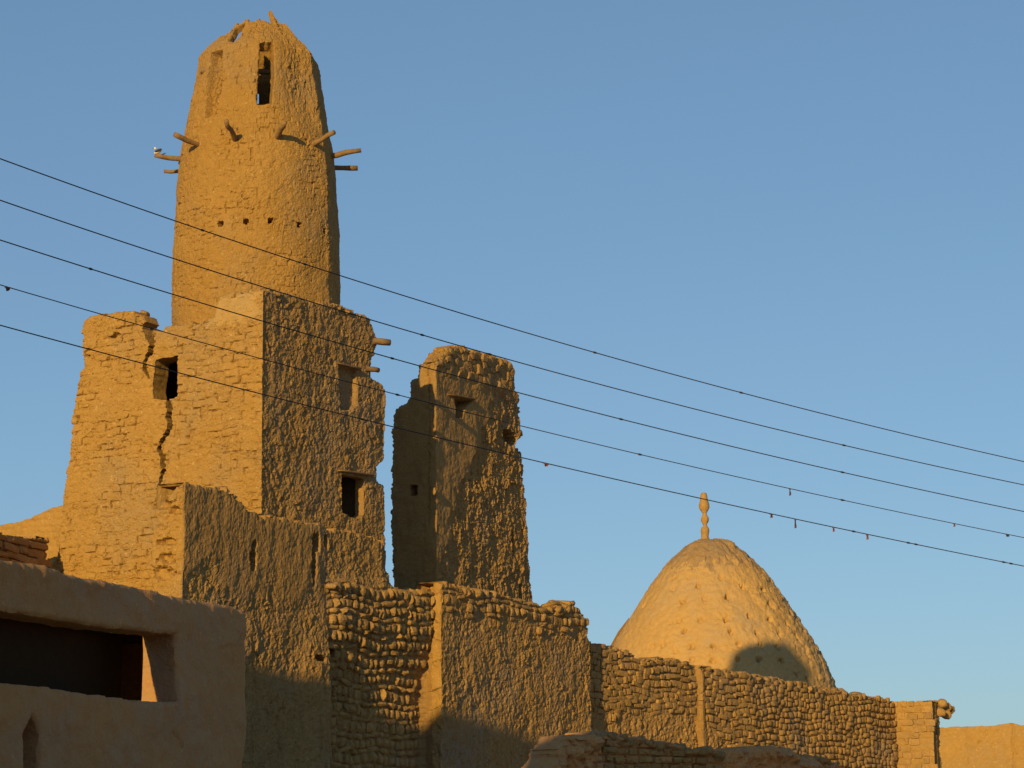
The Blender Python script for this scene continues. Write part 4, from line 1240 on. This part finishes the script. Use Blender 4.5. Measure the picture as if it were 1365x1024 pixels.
def hH(u, v):
    f_a, f_i, f_e = facets(u/.16, v/.13, 44, .25)
    h = .06*fbm(u/1.2, v/.9, 3, 7) + .012*fbm(u/.22, v/.16, 3, 8)+.004*fbm(u/.06, v/.05, 2, 9) + .022*f_a*sst(.0, .6, fbm(u/.7, v/.5, 2, 19))
    h = h - .03*sst(.02, 0, sd_line(u, v, ckH)+.01*pn(u/.05, v/.05, 4)) - .02*sst(.02, 0, sd_line(u, v, ckH2)+.01*pn(u/.05, v/.05, 4))
    return h
build('front_wall', pH, np.arange(0, pH.L, .03), vgrid(0, 1.9, 5.2, .03), sdfH, hH, .50, PLASTER, hs, round_r=.06)
zc = h_(120, 832)[1]+.12
inA = H0-dH*.45+bH*.45; inB = H0-dH*LH+bH*.45; DP = 6.0
wall_box('back_wall', hs, H0-dH*LH+bH*DP, H0+bH*DP, .4, 0, tp-.3, PLASTER)
wall_box('side_wall', hs, H0-dH*(LH-.2)+bH*.3, H0-dH*(LH-.2)+bH*DP, .4, 0, tp-.3, PLASTER)
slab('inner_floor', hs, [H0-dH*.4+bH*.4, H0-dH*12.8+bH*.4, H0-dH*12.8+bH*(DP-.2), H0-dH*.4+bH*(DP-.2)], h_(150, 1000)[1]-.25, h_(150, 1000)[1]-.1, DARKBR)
# roof in two pieces leaves an invented gap by the front wall, added to let sun on to the window jamb
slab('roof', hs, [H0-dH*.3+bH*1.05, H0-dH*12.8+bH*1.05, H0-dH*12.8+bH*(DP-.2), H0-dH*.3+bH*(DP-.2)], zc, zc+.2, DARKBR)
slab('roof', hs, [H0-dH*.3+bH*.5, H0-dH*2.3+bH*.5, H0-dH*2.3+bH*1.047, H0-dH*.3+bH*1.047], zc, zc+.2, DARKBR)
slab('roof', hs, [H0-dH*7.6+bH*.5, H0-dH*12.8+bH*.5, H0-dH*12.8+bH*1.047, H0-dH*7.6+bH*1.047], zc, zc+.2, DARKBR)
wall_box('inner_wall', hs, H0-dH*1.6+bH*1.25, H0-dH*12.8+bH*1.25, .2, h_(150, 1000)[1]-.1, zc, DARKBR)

# ------------------------------------------------------------------ low mound wall, bottom centre
YM = 42.0
dM = adir(40); M0 = gp(725, 1010, YM)[:2]
mw_ = empty('rubble_wall', (float(M0[0]), float(M0[1]), 0), 'low rounded mud wall with broken bricks in shade along the bottom edge', 'wall')
pM = Path([M0-dM*.5, M0+dM*12], rnd=.05)
m_ = lambda px, py, s=0: pM.uv(px, py, s)
outM = [(.02, 0), (.02, 1.5), m_(722, 1045), m_(733, 1024), m_(742, 1006), m_(752, 990), m_(766, 981), m_(790, 977), m_(815, 976), m_(840, 981), m_(870, 986), m_(900, 993), m_(925, 999), m_(950, 1002), m_(975, 1001), m_(1000, 996), m_(1030, 994), m_(1055, 998), m_(1075, 1006), m_(1095, 1012), m_(1120, 1020), m_(1150, 1035), m_(1170, 1070), (pM.L-.1, 1.2), (pM.L-.1, 0)]
crsM = Courses([(.13, .28)], seed=91, jit=.5, wav=.03)
br_m = [m_(800, 984), m_(868, 992), m_(930, 1003), m_(966, 1008), m_(966, 1060), m_(800, 1060)]
def hM(u, v):
    b = sst(.05, -.05, sd_poly(u, v, br_m)+.08*fbm(u/.3, v/.3, 2, 4))
    m_a, m_i, m_e = facets(u/.17, v/.12, 24, .5)
    sm = .16*fbm(u/.5, v/.4, 4, 3)+.03 + .14*m_a + (m_i-.5)*.08
    d, idv = crsM.cell(u, v)
    return sm*(1-b) + b*(-.12+.05*sst(0, .03, d)+(idv-.5)*.08)
build('mud_wall', pM, np.arange(0, pM.L, .025), vgrid(0, 2.0, 4.2, .025), lambda u, v: sd_poly(u, v, outM)+ragged(u, v, 83, .05, .06), hM, .8, PLASTER, mw_, flat=True, round_r=.16)
itM = filt(crsM.bricks(m_(800, 984)[0], m_(966, 1008)[0], 2.0, 4.2), lambda u, v: sd_poly(u, v, br_m), .04)
heap(mw_, pM, along(m_, [(795, 980, 0), (960, 1004, 0)], 22, 5), 33, size=(.26, .15, .11), inward=.12)
heap(mw_, pM, along(m_, [(1080, 1009, 0), (1115, 1020, 0)], 5, 5), 34, size=(.24, .15, .10), inward=.1)
lay_bricks(mw_, pM, itM, BLOCKS, .08, -.10, 300, 5, fill=(.85, .8), seed=39)

# ------------------------------------------------------------------ unseen houses added outside the frame to shade the foot of the walls
def shade_house(name, label, roof_a, roof_b, zt, depth):
    a = np.array(roof_a[:2]); b = np.array(roof_b[:2]); d = (b-a)/np.hypot(*(b-a)); n = -S[:2]/np.hypot(*S[:2])*-1      # the house stretches away from the walls it shades
    h = empty(name, (float(a[0]), float(a[1]), 0), label, 'house')
    wall = slab('wall', h, [a, b, b+n*depth, a+n*depth], 0, zt-.25, PLASTER)
    L_ = np.hypot(*(b-a))
    slab('parapet', h, [a-n*.03, b-n*.03, b+n*.3, a+n*.3], zt-.247, zt, MUD)
    for k in range(3):
        c = a + d*L_*(k+.5)/3 - n*.02
        wall_box('shutter', h, c-d*.4, c+d*.4, .08, zt*.45, zt*.45+1.1, WOOD)
    return h
def shade_edge(P0, P1, k0, ext0=0, ext1=0):
    O0 = P0 + S*k0
    k1 = (O0[2]-P1[2])/S[2]; O1 = P1 + S*k1
    d = (O1-O0)
    return O0-d*ext0, O1+d*ext1, O0[2]
W0 = on_plane(330, 880, wp, nR); W1 = on_plane(745, 993, p_s3, nR)
o0, o1, zt = shade_edge(W0, W1, 33.0, .10, .12)
shade_house('tall_shade_house', 'unseen tall mud house added left of the view to shade the long wall', o0, o1, zt, 5)
m0 = np.array([*m_(740, 1005)[:0]]) if False else on_plane(738, 990, M0, nrm_of(dM)); m1 = on_plane(1160, 1000, M0, nrm_of(dM))
m0[2] = 3.45; m1[2] = 3.45
o0, o1, zt = shade_edge(m0, m1, 34.0, .17, .05)
shade_house('near_shade_house', 'unseen mud house added off to the left to shade the rubble wall', o0, o1, zt, 4)

# ------------------------------------------------------------------ overhead cables
WPX = [[(0, 212), (235, 295), (455, 367), (690, 440), (790, 470), (1100, 553), (1365, 615)],
       [(0, 267), (350, 383), (500, 428), (542, 440), (740, 496), (1100, 589), (1365, 646)],
       [(0, 321), (330, 420), (500, 472), (740, 536.5), (1100, 626), (1365, 681)],
       [(0, 380), (195, 437), (350, 477), (518, 523), (698, 569), (1100, 663), (1365, 716)],
       [(0, 434), (107, 463), (350, 523), (518, 569), (702, 613), (935, 662), (1100, 703), (1365, 754)]]
names = ['topmost', 'second highest', 'middle', 'second lowest', 'lowest']
ca = gp(0, 300, 23.0); cb = gp(1365, 600, 33.0)
dC = (cb-ca)[:2]; dC /= np.hypot(*dC); nC = nrm_of(dC)
knots = {0: [(267, 305), (790, 470), (985, 524), (404, 350)], 1: [(560, 446), (1122, 595), (650, 472)], 2: [(118, 356), (520, 478), (825, 560), (1120, 632)], 3: [(200, 437), (527, 525), (850, 607), (1120, 667)], 4: [(480, 560), (1208, 724), (1218, 726), (1335, 749), (1345, 752), (1135, 711)]}
cab_fit = []
for k, pts_ in enumerate(WPX):
    xs = np.array([p[0] for p in pts_], float); ys = np.array([p[1] for p in pts_], float)
    f = np.polyfit(xs, ys, 2); cab_fit.append(f)
    X = np.linspace(-130, 1500, 60)
    P3 = [on_plane(x, np.polyval(f, x), ca, nC) for x in X]
    P3 = [P3[0]+(P3[0]-P3[1])*k_ for k_ in (60, 30)] + P3 + [P3[-1]+(P3[-1]-P3[-2])*k_ for k_ in (30, 60)]   # runs on past both sides of the view
    L0 = P3[0]
    o = empty('overhead_cable', tuple(L0), f'{names[k]} of the five thin dark cables crossing the sky', 'cable', 'overhead cables')
    link('strand', tube('strand', P3, [.0062 if k != 3 else .0052]*len(P3), 6), o, CABLE)
    for (x, y) in knots[k]:
        p = on_plane(x, np.polyval(f, x), ca, nC); p2 = on_plane(x+6, np.polyval(f, x+6), ca, nC)
        link('splice', tube('splice', [p, p*.7+p2*.3, p*.3+p2*.7, p2], [.006, .013, .011, .006], 7), o, CABLE)
# shreds of cloth caught on the cables
rags = [(10, 3, 9, 5, 'pink shred of cloth caught at the far left of the second lowest cable', RAGM), (1053, 3, 3, 9, 'thin shred hanging from the second lowest cable above the dome', RAGD),
        (1272, 3, 4, 4, 'tiny pink scrap on the second lowest cable near the right edge', RAGM), (1343, 3, 7, 3, 'small dark scrap on the second lowest cable at the right edge', RAGD),
        (728, 4, 10, 4, 'dark scrap on the lowest cable just right of the ruined tower', RAGM), (1028, 4, 5, 5, 'small dark scrap on the lowest cable right of the dome finial', RAGD), (1060, 4, 3, 12, 'long thin shred hanging from the lowest cable over the dome', RAGD),
        (1111, 4, 4, 6, 'small pink scrap on the lowest cable right of the long shred', RAGM), (1156, 4, 5, 7, 'pink pointed scrap hanging from the lowest cable', RAGM)]
for n, (x, ci, w, h, lab, mt) in enumerate(rags):
    y = np.polyval(cab_fit[ci], x); rs_ = np.random.RandomState(n)
    rows = 4; V_ = []; Q = []
    for i in range(rows+1):
        t = i/rows; ww = w*(1-.75*t)
        for j in range(3):
            p = on_plane(x-ww/2+ww*j/2 + rs_.uniform(-.4, .4), y+h*t+.3, ca, nC)
            V_.append(p + np.array([nC[0], nC[1], 0])*(.012*math.sin(j*2.1+i)))
    nn = len(V_)
    off = np.array([nC[0], nC[1], 0])*.006
    V2 = [v+off for v in V_]
    for i in range(rows):
        for j in range(2):
            a = i*3+j; Q.append([a, a+1, a+4, a+3]); Q.append([nn+a, nn+a+3, nn+a+4, nn+a+1])
    ringi = [0, 1, 2]+[i*3+2 for i in range(1, rows+1)]+[rows*3+1, rows*3]+[i*3 for i in range(rows-1, 0, -1)]
    for i in range(len(ringi)):
        a, b = ringi[i], ringi[(i+1) % len(ringi)]; Q.append([a, a+nn, b+nn, b])
    c0 = on_plane(x, y, ca, nC)
    me = mesh_np('cloth_scrap', np.array(V_+V2)-c0, Q, False)
    o = bpy.data.objects.new('cloth_scrap', me); C.objects.link(o); me.materials.append(mt); o.location = c0
    o['label'] = lab; o['category'] = 'cloth scrap'; o['group'] = 'cloth scraps on the cables'
